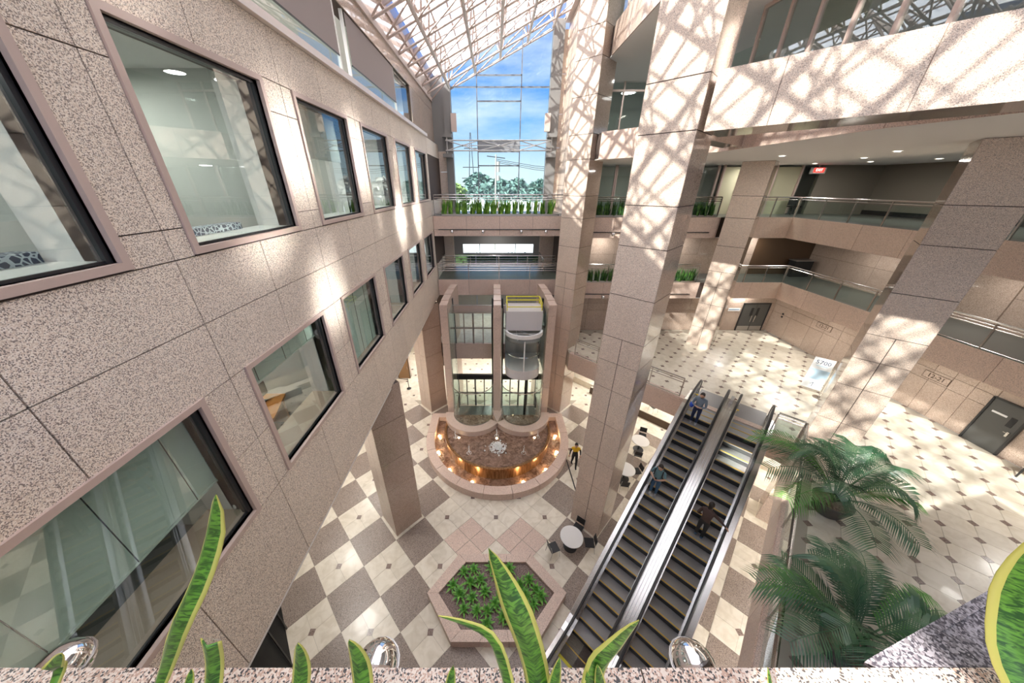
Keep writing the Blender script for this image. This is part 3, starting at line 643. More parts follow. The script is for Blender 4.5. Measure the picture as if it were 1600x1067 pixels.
for x in (-1.15, 1.6): MB().box(x - .03, x + .03, YW - .1, YW, Z3, roofz(x)).build('mullion', MUL, w)
for x0, x1, z in ((-2.78, 3.35, 5.38), (-1.15, 1.6, 4.68), (-1.15, 1.6, 5.95), (-1.15, 1.6, 1.18), (-2.78, 3.35, -.6)):
    MB().box(x0, x1, YW - .1, YW, z - .035, z + .035).build('transom', MUL, w)
MB().box(-1.15, 1.6, YW - .06, YW - .01, 1.95, 2.6).build('spandrel_panel', P('spandrel', (.30, .31, .33), .4), w)
# lower windows of level 2 and 1
for x0, x1 in ((-2.46, -1.17), (-1.17, 1.51), (1.51, 2.9)):
    MB().box(x0, x1, 24.05, 24.07, -4.62, -3.95).build('pane', GLASS, w); MB().box(x1 - .03, x1 + .03, 24.0, 24.1, -4.62, -3.95).build('mullion', MUL, w)
for i in range(4): 
    x0 = -3.1 + i * 1.6; MB().box(x0, x0 + 1.6, 24.05, 24.07, Z2, -4.75).build('pane', GLASS, w); MB().box(x0 - .03, x0 + .03, 24.0, 24.1, Z2, -4.75).build('mullion', MUL, w)
    MB().box(x0, x0 + 1.6, 24.05, 24.07, Z1, -6.7).build('pane', GLASS, w); MB().box(x0 - .03, x0 + .03, 24.0, 24.1, Z1, -6.7).build('mullion', MUL, w)
# wind truss in front of the end window
t = E('window_truss', (0.25, 23.35, 2.28), label='horizontal grey tube truss with crossed struts across the end window', category='truss')
z = .28
for zz in (-z, z): MB().cyl((-3.45, 0, zz), (3.3, 0, zz), .04).build('chord', METAL2, t)
MB().cyl((-2.4, 0, 0), (2.3, 0, 0), .025).build('tie', METAL2, t)
for xc in (-2.35, 0, 2.3):
    hw = 1.05 if xc else 1.25
    for a, b in ((-1, -1), (-1, 1), (1, -1), (1, 1)): MB().cyl((xc, 0, 0), (xc + a * hw, 0, b * z), .03).build('strut', METAL2, t)
    MB().ball((xc, 0, 0), .07, 8).build('node', METAL2, t)
for sx_ in (-1, 1):
    for zz in (-.55, .55): MB().box(sx_ * 3.35 - .3, sx_ * 3.35 + .3, -.1, .3, zz - .1, zz + .1).build('bracket', GREYM, t)
    MB().bar((sx_ * 3.35, 0, -.5), (sx_ * 3.35, 0, .5), .06).build('end_post', METAL2, t)
for x, lab in ((-2.62, 'cream box wall lamp left of the end window'), (3.28, 'cream box wall lamp right of the end window')):
    t = E('wall_lamp', (x, 23.55, 3.05), label=lab, category='wall lamp'); MB().box(-.17, .17, -.1, .1, 0, .95).build('lamp_housing', P('lamp_cream', (.62, .5, .44), .5), t); MB().box(-.15, .15, -.08, .08, -.02, 0).build('diffuser', WHITE, t); MB().box(-.05, .05, .1, .17, .3, .6).build('wall_bracket', METAL2, t)

# ------------------------------------------------------------------ roof: glass on purlins over trusses
rf = ST('roof')
CH = [(-4.05, ), (-2.8, ), (-1.2, ), (.3, ), (1.86, ), (3.28, ), (4.9, )]
XC = [-2.8, -1.2, .3, 1.86, 3.28, 4.9, 6.6, 8.4, 10.2]
def zb(x): return 6.53 + .447 * x
def xmax(y): return 5.2 if y > 9.7 else 11.0
YA, YB = -12.0, 24.0
for x in XC:
    y1 = YB if x < 5.3 else 9.5
    m = MB(); zt = zb(x) + .82
    m.cyl((x, YA, zb(x)), (x, y1 - .4, zb(x)), .075, 8); m.cyl((x - .22, YA, zt - .1), (x - .22, y1, zt - .1), .04, 6); m.cyl((x + .22, YA, zt + .1), (x + .22, y1, zt + .1), .04, 6)
    n = int((y1 - YA) / 1.5)
    for i in range(n):
        y = YA + i * 1.5
        for sx_ in (-.22, .22):
            m.cyl((x + sx_, y, zt + sx_ * .45), (x, y + .75, zb(x)), .036, 5, cap=False); m.cyl((x, y + .75, zb(x)), (x + sx_, y + 1.5, zt + sx_ * .45), .036, 5, cap=False)
        m.cyl((x - .22, y, zt - .1), (x + .22, y, zt + .1), .02, 5, cap=False)
    m.build('truss', TRUSS, rf)
ybays = [YA + 1.5 * i for i in range(25)]
for i, y in enumerate(ybays):
    xm = xmax(y); MB().bar((-4.0, y, zb(-4.0) + .95), (xm, y, zb(xm) + .95), .10, .16).build('purlin', TRUSS, rf)
    xs_ = [-4.05] + [x for x in XC if x < xm + .1]
    for k in range(len(xs_) - 1):   # bracing between bottom chords
        a, b = xs_[k], xs_[k + 1]; m = MB(); m.cyl((a, y, zb(a)), (b, y, zb(b)), .045, 6)
        m.cyl((a, y, zb(a)), (b, y + .75, zb(b) + .3), .035, 5); m.cyl((b, y + .75, zb(b) + .3), (a, y + 1.5, zb(a)), .035, 5) if i < 24 and y < 22.6 else None
        m.build('brace', TRUSS, rf)
    if i == len(ybays) - 1: break
    cols_ = [-4.05, -2.0, -.45, 1.08, 2.57, 4.09, 5.2] if xm < 6 else [-4.05, -2.0, -.45, 1.08, 2.57, 4.09, 5.75, 7.5, 9.3, 11.0]
    for a, b in zip(cols_, cols_[1:]):
        A_ = Vector((a + .03, y + .03, zb(a) + 1.06)); B_ = Vector((b - .03, y + .03, zb(b) + 1.06)); d = Vector((0, 1.44, 0))
        MB().add([A_, B_, B_ + d, A_ + d], [(0, 1, 2, 3)]).build('roof_pane', ROOFG, rf)
for x in (-2.0, -.45, 1.08, 2.57, 4.09, 5.75, 7.5, 9.3):
    y1 = YB if x < 5.3 else 9.6
    MB().bar((x, YA, zb(x) + 1.05), (x, y1, zb(x) + 1.05), .06, .07).build('glazing_bar', TRUSS, rf)
MB().bar((-4.0, YA, zb(-4)), (-4.0, YB, zb(-4)), .12, .2).build('eave_beam', TRUSS, rf)
MB().bar((-4.0, YA, zb(-4) + .95), (-4.0, YB, zb(-4) + .95), .12, .2).build('eave_beam', TRUSS, rf)
MB().box(4.2, 5.2, 17.7, 24, 8.5, 8.7).build('roof_soffit', P('soffit_pink', (.62, .5, .45), .6), rf)
MB().box(4.0, 4.3, 17.7, 24, 8.3, 9.6).build('gutter_beam', P('soffit_pink', (0, 0, 0)), rf)

# ------------------------------------------------------------------ railings
def railing(p0, p1, z, lab, h=1.05, post=1.5, bars=(0.92,), glassp=True, cat='railing', mid=None):
    p0 = Vector((*p0, 0)); p1 = Vector((*p1, 0)); d = p1 - p0; ln = d.length; ang = math.atan2(d.y, d.x)
    t = E('railing', (p0.x, p0.y, z), ang, label=lab, category='railing')
    MB().cyl((0, 0, h), (ln, 0, h), .036, 8).build('handrail', METAL, t)
    for b in bars: MB().cyl((0, 0, b), (ln, 0, b), .024, 6).build('rail', METAL, t)
    n = max(1, round(ln / post))
    for i in range(n + 1): MB().box(i * ln / n - .024, i * ln / n + .024, -.03, .03, 0, h - .02).build('post', METAL, t)
    if glassp:
        for i in range(n): MB().box(i * ln / n + .05, (i + 1) * ln / n - .05, -.006, .006, .06, min(bars) - .06).build('glass_panel', GLASS, t)
    return t
railing((-3.75, 20.05), (4.25, 20.05), Z2, 'steel railing along the front of the lower far bridge', post=2.0, bars=(.95, .86, .72, .58))
railing((-3.75, 21.9), (4.25, 21.9), Z2, 'steel railing along the rear of the lower far bridge', h=1.15, post=2.0, bars=(.95, .78, .6, .42), glassp=False)
railing((-3.75, 20.5), (4.25, 20.5), Z3, 'steel railing behind the long planter on the upper far bridge', h=1.15, post=2.0, bars=(1.0, .88, .1), glassp=False)
railing((5.3, 19.6), (13.1, 19.6), Z3, 'steel railing behind the plants right of the end bridge, upper level', post=2.0, bars=(.95, .84))
railing((5.3, 19.7), (13.1, 19.7), Z2, 'steel railing behind the plants right of the end bridge, lower level', post=2.0, bars=(.95, .84))
railing((14.6, 19.25), (17.35, 19.25), Z3, 'short steel and glass railing right of the rear column, upper level', bars=(.93,), post=1.4)
railing((17.35, 19.2), (17.35, 13.2), Z3, 'steel and glass railing along the right balcony, upper level', bars=(.93,), post=1.5)
railing((14.6, 19.35), (18.4, 19.35), Z2, 'short steel and glass railing right of the rear column, lower level', bars=(.93,), post=1.3)
railing((18.4, 19.3), (18.4, 12.6), Z2, 'steel and glass railing along the right balcony, lower level', bars=(.93,), post=1.5)
railing((18.4, 11.9), (18.4, 4.0), Z2, 'steel and glass railing on the right, lower level, beyond the tall column', bars=(.93, .82, .05), post=1.55)
railing((17.35, 12.3), (17.35, 5), Z3, 'steel railing at the right edge of the upper level', bars=(.93,), post=1.55)
railing((4.95, 16.75), (9.2, 12.5), Z1 + .03, 'steel and glass railing from tower column to escalators', bars=(.95, .82, .05), post=1.45)
railing((11.7, 9.97), (12.3, 9.4), Z1 + .03, 'short railing at the right end of the escalator landing', bars=(.95, .82), post=.8)
railing((12.3, 9.33), (3.1, .13), Z1 + .03, 'long glass railing beside the palms along the mezzanine edge', bars=(.95, .86), post=1.55)
railing((3.3, 21.2), (3.3, 23.7), Z2, 'short side railing on the lower far bridge', bars=(.9,), post=1.2, glassp=False)

# globe lamps on rods
def globe(loc, lab, group, wall=True, r=.10):
    t = E('globe_lamp', loc, label=lab, category='lamp', group=group)
    MB().ball((0, 0, 0), r, 18).build('globe', CHROME, t, smooth=True); MB().cyl((0, r * .8 * (1 if wall else -1), .02), (0, (.33 if wall else -.35), .02), .02).build('bracket', METAL2, t); MB().arc(0, 0, r * 1.0, r * 1.06, 0, 360, -.006, .006, 18).build('collar', METAL2, t)
for x in (-2.64, -.75, 1.58, 3.08): globe((x, 19.72, -2.52), 'small chrome globe lamp on the far upper bridge fascia', 'globe lamps on the far bridge')
for x in (-2.92, -.80, 1.34): globe((x, .87, -2.9), ('chrome globe lamp below the near ledge, ' + {-2.92: 'in front of the lower left window', -.8: 'over the checkered floor', 1.34: 'in front of the escalator foot'}[x]), 'globe lamps under the near ledge', wall=False, r=.14)
for x, z, gname in ((6.9, -2.55, 'upper'), (10.6, -2.55, 'upper'), (6.9, -6.4, 'lower'), (10.6, -6.4, 'lower')): globe((x, 18.9, z), 'chrome globe lamp on the %s band right of the bridge, %s the big column' % (gname, 'before' if x < 8 else 'beyond'), 'globe lamps on the right bands', r=.12)
for (x0, x1, y, z, lab) in ((-3.5, 4.0, 19.93, -2.42, 'thin dark rod along the far upper bridge fascia'), (5.4, 8.3, 19.1, -2.48, 'thin dark rod on the upper band between the columns'), (5.4, 8.3, 19.2, -6.3, 'thin dark rod on the lower band between the columns'), (9.8, 12.6, 19.1, -2.48, 'thin dark rod on the upper band beside the rear column'), (9.8, 12.6, 19.2, -6.3, 'thin dark rod on the lower band beside the rear column')):
    t = E('light_rod', ((x0 + x1) / 2, y, z), label=lab, category='rod'); h = (x1 - x0) / 2; MB().cyl((-h, 0, 0), (h, 0, 0), .025).build('rod', DARK, t); 
    for k in (-1, 1): MB().box(k * h * .9 - .02, k * h * .9 + .02, 0, .09, -.02, .02).build('bracket', DARK, t)

# ------------------------------------------------------------------ plants helpers
def leafmat(name, c1, c2, sc=14):
    m = P(name, c1, 0.4); t = m.node_tree; b = t.nodes['Principled BSDF']
    c = N(t, 'ShaderNodeTexCoord'); n = N(t, 'ShaderNodeTexNoise'); n.inputs['Scale'].default_value = sc; L(t, c, 'Object', n, 'Vector')
    r = ramp(t, [(0.38, c1), (0.62, c2)]); L(t, n, 'Fac', r, 0); L(t, r, 0, b, 'Base Color'); return m
SNK = leafmat('snake_green', (0.07, 0.20, 0.02), (0.24, 0.46, 0.05), 3)
SNKD = leafmat('snake_dark', (0.025, 0.08, 0.02), (0.07, 0.17, 0.03), 5)
SOIL = leafmat('soil', (0.10, 0.06, 0.045), (0.25, 0.17, 0.14), 20)
def snake_clump(n=14, h=.72, mt=SNK, seed=0, w=.045):
    rnd = random.Random(seed); m = MB()
    for i in range(n):
        a = rnd.random() * 6.28; lean = .05 + rnd.random() * .22; hh = h * (.65 + rnd.random() * .45); b = Vector((rnd.uniform(-.17, .17), rnd.uniform(-.1, .1), 0))
        d = Vector((math.cos(a) * lean, math.sin(a) * lean, 1)); sd = Vector((-math.sin(a + .6), math.cos(a + .6), 0)) * w; up = Vector((math.cos(a), math.sin(a), 0)) * .015
        p1, p2, p3 = b, b + d * hh * .55, b + d * hh
        m.add([p1 - sd * .7, p1 + up, p1 + sd * .7, p2 - sd, p2 + up, p2 + sd, p3], [(0, 1, 4, 3), (1, 2, 5, 4), (3, 4, 6), (4, 5, 6)])
    return m
clumps = [snake_clump(26, .86, SNK, s_, .05).mesh('snake_plant', SNK) for s_ in range(4)]
clumpd = [snake_clump(24, .8, SNKD, s_ + 9).mesh('snake_plant', SNKD) for s_ in range(3)]
def clump(loc, me, lab, grp):
    o = bpy.data.objects.new('snake_plant', me); COL.objects.link(o); o.location = loc; o.rotation_euler = (0, 0, random.random() * 6.28); o['label'] = lab; o['category'] = 'plant'; o['group'] = grp; return o
def trough(x0, x1, y0, y1, z, lab):
    t = E('planter', ((x0 + x1) / 2, (y0 + y1) / 2, z), label=lab, category='planter'); a, b = (x1 - x0) / 2, (y1 - y0) / 2
    MB().box(-a, a, -b, -b + .05, 0, .1).box(-a, a, b - .05, b, 0, .1).box(-a, -a + .05, -b, b, 0, .1).box(a - .05, a, -b, b, 0, .1).build('planter_box', METAL2, t); MB().box(-a + .05, a - .05, -b + .05, b - .05, 0, .07).build('soil', SOIL, t)
trough(-3.3, 3.85, 20.06, 20.42, Z3 + .01, 'long low planter trough on the far upper bridge')
x = -3.15; k = 0
while x < 3.7:
    clump((x, 20.24, Z3 + .07), clumps[k % 4], 'upright green snake plant in the long planter on the far bridge', 'snake plants on the far bridge'); x += .43; k += 1
for (x0, x1, z, w_) in ((5.4, 8.3, Z3, 'upper level between the tower and main columns'), (9.8, 12.8, Z3, 'upper level right of the main column'), (5.4, 8.3, Z2, 'lower level between the tower and main columns'), (9.8, 12.8, Z2, 'lower level right of the main column')):
    trough(x0, x1, 19.26, 19.56, z + .01, 'planter trough on the ' + w_); x = x0 + .25
    while x < x1 - .1: clump((x, 19.4, z + .07), clumpd[int(x * 7) % 3], 'dark snake plant in the trough, ' + w_, 'snake plants, ' + w_); x += .42

# ------------------------------------------------------------------ elevators
CX = .13
PX = (-2.93, CX - .02, 3.23)
sh = ST('wall_elevator_piers')
for px in PX:
    bow = .0 if px == PX[1] else (.22 if px > 0 else -.22)
    yy = [20.0, 19.0, 18.0, 17.0, 16.25]; w_ = .22
    xo = [px - bow * (.9 if i == 0 else .45 if i == 1 else .15 if i == 2 else 0) for i in range(5)]
    for i in range(4):
        a, b = yy[i + 1], yy[i]
        q = [(xo[i + 1] - w_, a), (xo[i + 1] + w_, a), (xo[i] + w_, b), (xo[i] - w_, b)]
        MB().prism(q, Z0, -5.85 + (b - 20) * .04).build('pier_core', G_BAND, sh)
    zz = [Z0, -13.1, -11.6, -10.2, -8.4, -6.7, -6.0]
    panels(sh, (px - w_, 16.25, 0), (1, 0, 0), (0, 0, 1), [0, .44], zz, G_BAND, n=(0, -1, 0), t=.02)
# shaft frames and doors
for si, cx in enumerate((-1.42, 1.68)):
    t = E('elevator_shaft', (cx, 18.3, Z0), label=('glass elevator shaft with open view, left one' if si == 0 else 'glass elevator shaft holding the white car, right one'), category='elevator shaft')
    H = 8.4
    for lv, z in ((0, 0), (1, Z1 - Z0)):
        for x in (-1.2, -.62, -.04, .0, .62, 1.2):
            MB().box(x - .035, x + .035, -.04, .04, z, z + 2.35).build('door_frame', DARK if abs(x) > 1 else METAL2, t)
        MB().box(-1.2, 1.2, -.05, .05, z + 1.1, z + 1.2).build('door_rail', METAL2, t)
        for a, b in ((-1.16, -.66), (-.58, -.06), (.04, .58), (.66, 1.16)): MB().box(a, b, -.008, .008, z + .05, z + 2.3).build('door_glass', GLASS, t)
        MB().box(-1.28, 1.28, -.1, .1, z + 2.35, z + 2.72).build('header', METAL2 if lv else DARK, t)
        if lv: MB().box(-1.2, 1.2, -1.3, -.1, z + 2.68, z + 2.72).build('landing_canopy', METAL, t)
        MB().box(-1.28, 1.28, -.1, .1, z - (1.1 if lv else .0), z + .03).build('sill_band', G_BAND, t)
    for x in (-1.25, 1.25): MB().box(x - .05, x + .05, -.3, -.1, 0, H).build('guide_rail', DARK, t)
    for x in (-1.3, 1.3): MB().box(x - .02, x + .02, -2.0, -1.9, 1.2, H).build('corner_trim', METAL, t)
    # curved glass enclosure
    for k in range(6):
        m = MB(); m.arc(0, -2.25, 1.285, 1.30, 180 + k * 30, 180 + (k + 1) * 30, 1.25, 3.6, 5); m.build('glass_panel', GLASS, t, smooth=False)
    MB().arc(0, -2.25, 1.28, 1.31, 180, 360, 3.6, 3.64, 30).build('glass_top_rail', METAL, t)
    MB().arc(0, -2.25, 1.27, 1.31, 180, 360, 1.2, 1.25, 30).build('glass_base_rail', METAL, t)
    for x in (-1.2, 1.2): MB().box(x - .01, x + .01, -2.2, -.2, 1.25, H - .2).build('side_glass', GLASS, t)
    MB().box(-1.2, 1.2, -3.4, .0, .0, .02).build('pit_floor', FLM, t)
    if si: MB().cyl((.35, -1.4, 0), (.35, -1.4, 4.2), .09, 12).build('hydraulic_piston', DARK, t)
# level 1 landing behind the elevators
s = ST('floor_9'); MB().prism([(-3.78, 18.42), (4.6, 18.42), (4.6, 24), (-3.78, 24)], -10.5, Z1).build('slab_core', CREAM, s)
MB().box(-3.78, 4.6, 18.42, 18.5, -10.5, Z1).build('slab_edge', G_BAND, s)
# elevator car
t = E('elevator_car', (1.68, 17.0, -10.55), label='white elevator car with curved glass front and yellow top rail', category='elevator')
CARW = P('car_white', (.70, .66, .65), .35); r_ = 1.05
def dshape(r, yb=1.0, n=18): return [(-r, yb), (r * -1, -.55)] + [(r * math.cos(R(180 + i * 180 / n)), -.55 + r * math.sin(R(180 + i * 180 / n)) * .82) for i in range(1, n)] + [(r, -.55), (r, yb)]
D_ = dshape(r_)
MB().prism(D_, 0, .62).build('lower_apron', CARW, t)
MB().prism(D_, 2.45, 2.5).build('car_ceiling', METAL2, t)
for q in (((-.9, .8), (.9, -.9)), ((-.4, -1.2), (-.4, .9)), ((-1, -.3), (1, -.3))): MB().bar((*q[0], 2.6), (*q[1], 2.6), .06).build('roof_frame', WHITE, t)
rim = MB()
Do, Di = dshape(r_ + .06), dshape(r_ - .07)
for i in range(1, len(Do) - 2):
    rim.hexa([(*Do[i], 2.75), (*Do[i + 1], 2.75), (*Di[i + 1], 2.75), (*Di[i], 2.75), (*Do[i], 2.98), (*Do[i + 1], 2.98), (*Di[i + 1], 2.98), (*Di[i], 2.98)])
rim.build('upper_rim', WHITE, t)
MB().box(-r_, r_, -.5, -.42, 2.9, 4.1).build('equipment_cover', CARW, t); MB().box(-r_, r_, -.42, .95, 4.05, 4.1).build('cover_top', CARW, t); 
for x in (-r_, r_ - .04): MB().box(x, x + .04, -.42, .95, 2.9, 4.05).build('cover_side', CARW, t)
g_ = MB()
for i in range(1, len(D_) - 2): g_.add([(*D_[i], .62), (*D_[i + 1], .62), (*D_[i + 1], 2.76), (*D_[i], 2.76)], [(0, 1, 2, 3)])
g_.build('curved_glass', GLASS, t)
MB().box(-.035, .035, -.55 - r_ * .82 - .02, -.55 - r_ * .82 + .05, .6, 2.6).build('center_mullion', WHITE, t)
MB().box(-r_, r_, .95, 1.0, .6, 2.6).build('rear_wall', METAL2, t)
hb = MB(); pts = [(p[0] * .93, p[1] * .93, 1.5) for p in D_[1:-1]]; hb.tube(pts, .03); hb.build('interior_handrail', METAL, t)
yr = MB()
for x in (-1.0, 1.0):
    for y in (-.35, .85): yr.bar((x, y, 4.1), (x, y, 4.55), .045)
for z in (4.33, 4.55):
    yr.bar((-1.0, .85, z), (1.0, .85, z), .05); yr.bar((-1.0, -.35, z), (1.0, -.35, z), .04) if z < 4.4 else None; yr.bar((-1, -.35, z), (-1, .85, z), .04); yr.bar((1, -.35, z), (1, .85, z), .04)
yr.build('safety_rail', YELB, t)

# ------------------------------------------------------------------ fountain
ft = E('fountain', (CX, 15.0, Z0), label='round granite fountain with bronze upper basin below the elevators', category='fountain')
FG = G_BAND
def ring(r0, r1, z0, z1, ymax, mat, name, par, n=18, segs=1):
    for sgi in range(segs):
        m = MB(); a0 = 180 + 180 * sgi / segs; a1 = 180 + 180 * (sgi + 1) / segs
        m.arc(0, 0, r0, r1, a0 + (.15 if segs > 1 else 0), a1 - (.15 if segs > 1 else 0), z0, z1, n); m.build(name, mat, par)
    for sx_ in (-1, 1): MB().box(min(sx_ * r0, sx_ * r1), max(sx_ * r0, sx_ * r1), .005, ymax, z0, z1).build(name, mat, par)
ring(3.98, 4.48, 0, .45, 1.45, FG, 'outer_curb', ft, 4, 9)
for sx_ in (-1, 1): MB().box(min(sx_ * 3.2, sx_ * 4.48), max(sx_ * 3.2, sx_ * 4.48), 1.45, 1.85, 0, .45).build('outer_curb', FG, ft)
WAT = P('water', (0.10, 0.06, 0.035), 0.06, coat=1.0); t_ = WAT.node_tree; _b = t_.nodes['Principled BSDF']
_c = N(t_, 'ShaderNodeTexCoord'); _n = N(t_, 'ShaderNodeTexNoise'); _n.inputs['Scale'].default_value = 5; _n.inputs['Detail'].default_value = 4; _n.inputs['Distortion'].default_value = 1; L(t_, _c, 'Object', _n, 'Vector')
_bp = N(t_, 'ShaderNodeBump'); _bp.inputs['Strength'].default_value = .8; _bp.inputs['Distance'].default_value = .08; L(t_, _n, 'Fac', _bp, 'Height'); L(t_, _bp, 0, _b, 'Normal')
_r = ramp(t_, [(.35, (.12, .06, .035)), (.65, (.33, .20, .14))]); L(t_, _n, 'Fac', _r, 0); L(t_, _r, 0, _b, 'Base Color')
BRZ = P('bronze', (0.42, 0.22, 0.09), 0.3, 0.75); t_ = BRZ.node_tree; _b = t_.nodes['Principled BSDF']
_c = N(t_, 'ShaderNodeTexCoord'); _m = N(t_, 'ShaderNodeMapping'); _m.inputs['Scale'].default_value = (9, 9, .8); L(t_, _c, 'Object', _m, 0); _n = N(t_, 'ShaderNodeTexNoise'); _n.inputs['Scale'].default_value = 1.5; _n.inputs['Detail'].default_value = 4; L(t_, _m, 0, _n, 'Vector')
_r = ramp(t_, [(.35, (.22, .10, .04)), (.65, (.55, .32, .15))]); L(t_, _n, 'Fac', _r, 0); L(t_, _r, 0, _b, 'Base Color')
def dpoly(r, y, n=36): return [(-r, y)] + [(r * math.cos(R(180 + 180 * i / n)), r * math.sin(R(180 + 180 * i / n))) for i in range(n + 1)] + [(r, y)]
MB().prism(dpoly(3.98, 1.45), .0, .12).build('channel_water', WAT, ft, label='brown water in the outer channel')
MB().prism(dpoly(3.26, 1.2), .1, .80).build('upper_basin_wall', BRZ, ft)
m = MB(); m.arc(0, 0, 3.18, 3.32, 180, 360, .78, .92, 40).build('basin_rim', BRZ, ft)
for sx_ in (-1, 1): MB().box(min(sx_ * 3.18, sx_ * 3.32), max(sx_ * 3.18, sx_ * 3.32), 0, 1.2, .78, .92).build('basin_rim', BRZ, ft)
MB().prism(dpoly(3.17, 1.2), .80, .86).build('pool_water', WAT, ft, label='rippling water of the upper pool')
for cx in (-1.42 - CX, 1.68 - CX):
    m = MB(); m.arc(cx, 1.05, 1.32, 1.84, 186 if cx < 0 else 212, 328 if cx < 0 else 354, .3, 1.22, 26).build('elevator_curb', FG, ft)
    MB().arc(cx, 1.05, 1.33, 1.84, 180, 186 if cx < 0 else 212, .3, 1.22, 6).build('elevator_curb', FG, ft) if cx < 0 else MB().arc(cx, 1.05, 1.33, 1.84, 354, 360, .3, 1.22, 4).build('elevator_curb', FG, ft)
MB().prism([(-.34, 1.05), (0, .05), (.34, 1.05), (.25, 1.3), (-.25, 1.3)], .3, 1.215).build('elevator_curb', FG, ft)
FOAM = P('foam', (.9, .9, .88), .4)
m = MB(); rnd = random.Random(3)
for i in range(420):
    a = rnd.random() * 6.28; r = abs(rnd.gauss(0, .22)); h = max(0, .45 - r * 1.3) * rnd.random(); m.ball((r * math.cos(a), r * math.sin(a) - 1.7, .87 + h), .028 + .03 * rnd.random(), 5)
for i in range(160):
    a = rnd.random() * 6.28; r = .45 + rnd.gauss(0, .03); m.ball((r * math.cos(a), r * math.sin(a) - 1.7, .87), .016, 4)
m.build('bubbling_jet', FOAM, ft, kind='stuff')
for (x, y) in ((-2.55, -.85), (2.45, -.85), (-1.64, -2.1), (1.5, -2.1), (-.05, -.75)):
    m = MB()
    for i in range(26):
        h = i / 26 * .6; m.ball((x + rnd.gauss(0, .02), y + rnd.gauss(0, .02), .86 + h), .02 * (1.2 - h), 5)
    for i in range(20):
        a = rnd.random() * 6.28; m.ball((x + .12 * math.cos(a), y + .12 * math.sin(a), .87), .02, 4)
    m.build('water_jet', FOAM, ft, kind='stuff')
for (x, y) in ((-2.35, -.9), (2.25, -.9), (-.05, -.95)): MB().lathe([(.07, .862), (.07, .88)], 12, (x, y, 0)).build('pool_light', WLAMP, ft)
for k, (x, y) in enumerate(((-3.75, .0), (-3.6, -1.35), (-2.75, -2.65), (-1.4, -3.48), (3.75, .0), (3.6, -1.35), (2.75, -2.65), (1.4, -3.48))):
    MB().lathe([(.09, .12), (.09, .15)], 12, (x, y, 0)).build('channel_light', WLAMP, ft)
    l = bpy.data.lights.new('fountain_light', 'POINT'); l.energy = 6; l.color = (1, .72, .38); l.shadow_soft_size = .08; o = bpy.data.objects.new('fountain_light', l); COL.objects.link(o); o.location = (CX + x * .985, 15 + y * .985, Z0 + .3)
# ------------------------------------------------------------------ escalators (local x runs uphill, local y to the left)
def prof(t):
    """height of the step band over the lobby floor at distance t along the run"""
    a, b = 5.66, 14.60; sl = (Z1 - Z0) / (b - a)
    return 0 if t <= a else (Z1 - Z0 if t >= b else (t - a) * sl)
def esc_pt(t, s): return (t * Q + s * Q, t * Q - s * Q)
TREADM = P('step_tread', (.15, .15, .155), .35, .5); t_ = TREADM.node_tree; _b = t_.nodes['Principled BSDF']
_c = N(t_, 'ShaderNodeTexCoord'); _w = N(t_, 'ShaderNodeTexWave', bands_direction='Y'); _w.inputs['Scale'].default_value = 18; L(t_, _c, 'Object', _w, 'Vector')
_r = ramp(t_, [(.3, (.17, .165, .165)), (.7, (.42, .41, .41))]); L(t_, _w, 'Fac', _r, 0); L(t_, _r, 0, _b, 'Base Color')
step_me = MB().box(0, .40, -.5, .5, -.05, 0).mesh('step', TREADM); riser_me = MB().box(.0, .02, -.5, .5, -.235, -.05).mesh('riser', BLACK)
edge_me = MB().box(-.004, .032, -.5, .5, -.012, .004).mesh('edge_stripe', P('step_yellow', (.62, .38, .05), .5))
def sweep(path, s0, s1, h0, h1, mb=None):
    """a strip of rectangular section along path [(x, z)], y from s0 to s1, z offsets h0..h1"""
    m = mb or MB(); vs = []; fs = []
    for x, z in path: vs += [(x, s0, z + h0), (x, s1, z + h0), (x, s1, z + h1), (x, s0, z + h1)]
    for i in range(len(path) - 1):
        for k in range(4): fs.append((i * 4 + k, i * 4 + (k + 1) % 4, (i + 1) * 4 + (k + 1) % 4, (i + 1) * 4 + k))
    fs += [(3, 2, 1, 0), tuple(len(vs) - 4 + k for k in range(4))]
    return m.add(vs, fs)
BLUEST = P('brushed_panel', (.55, .58, .62), .25, 1)
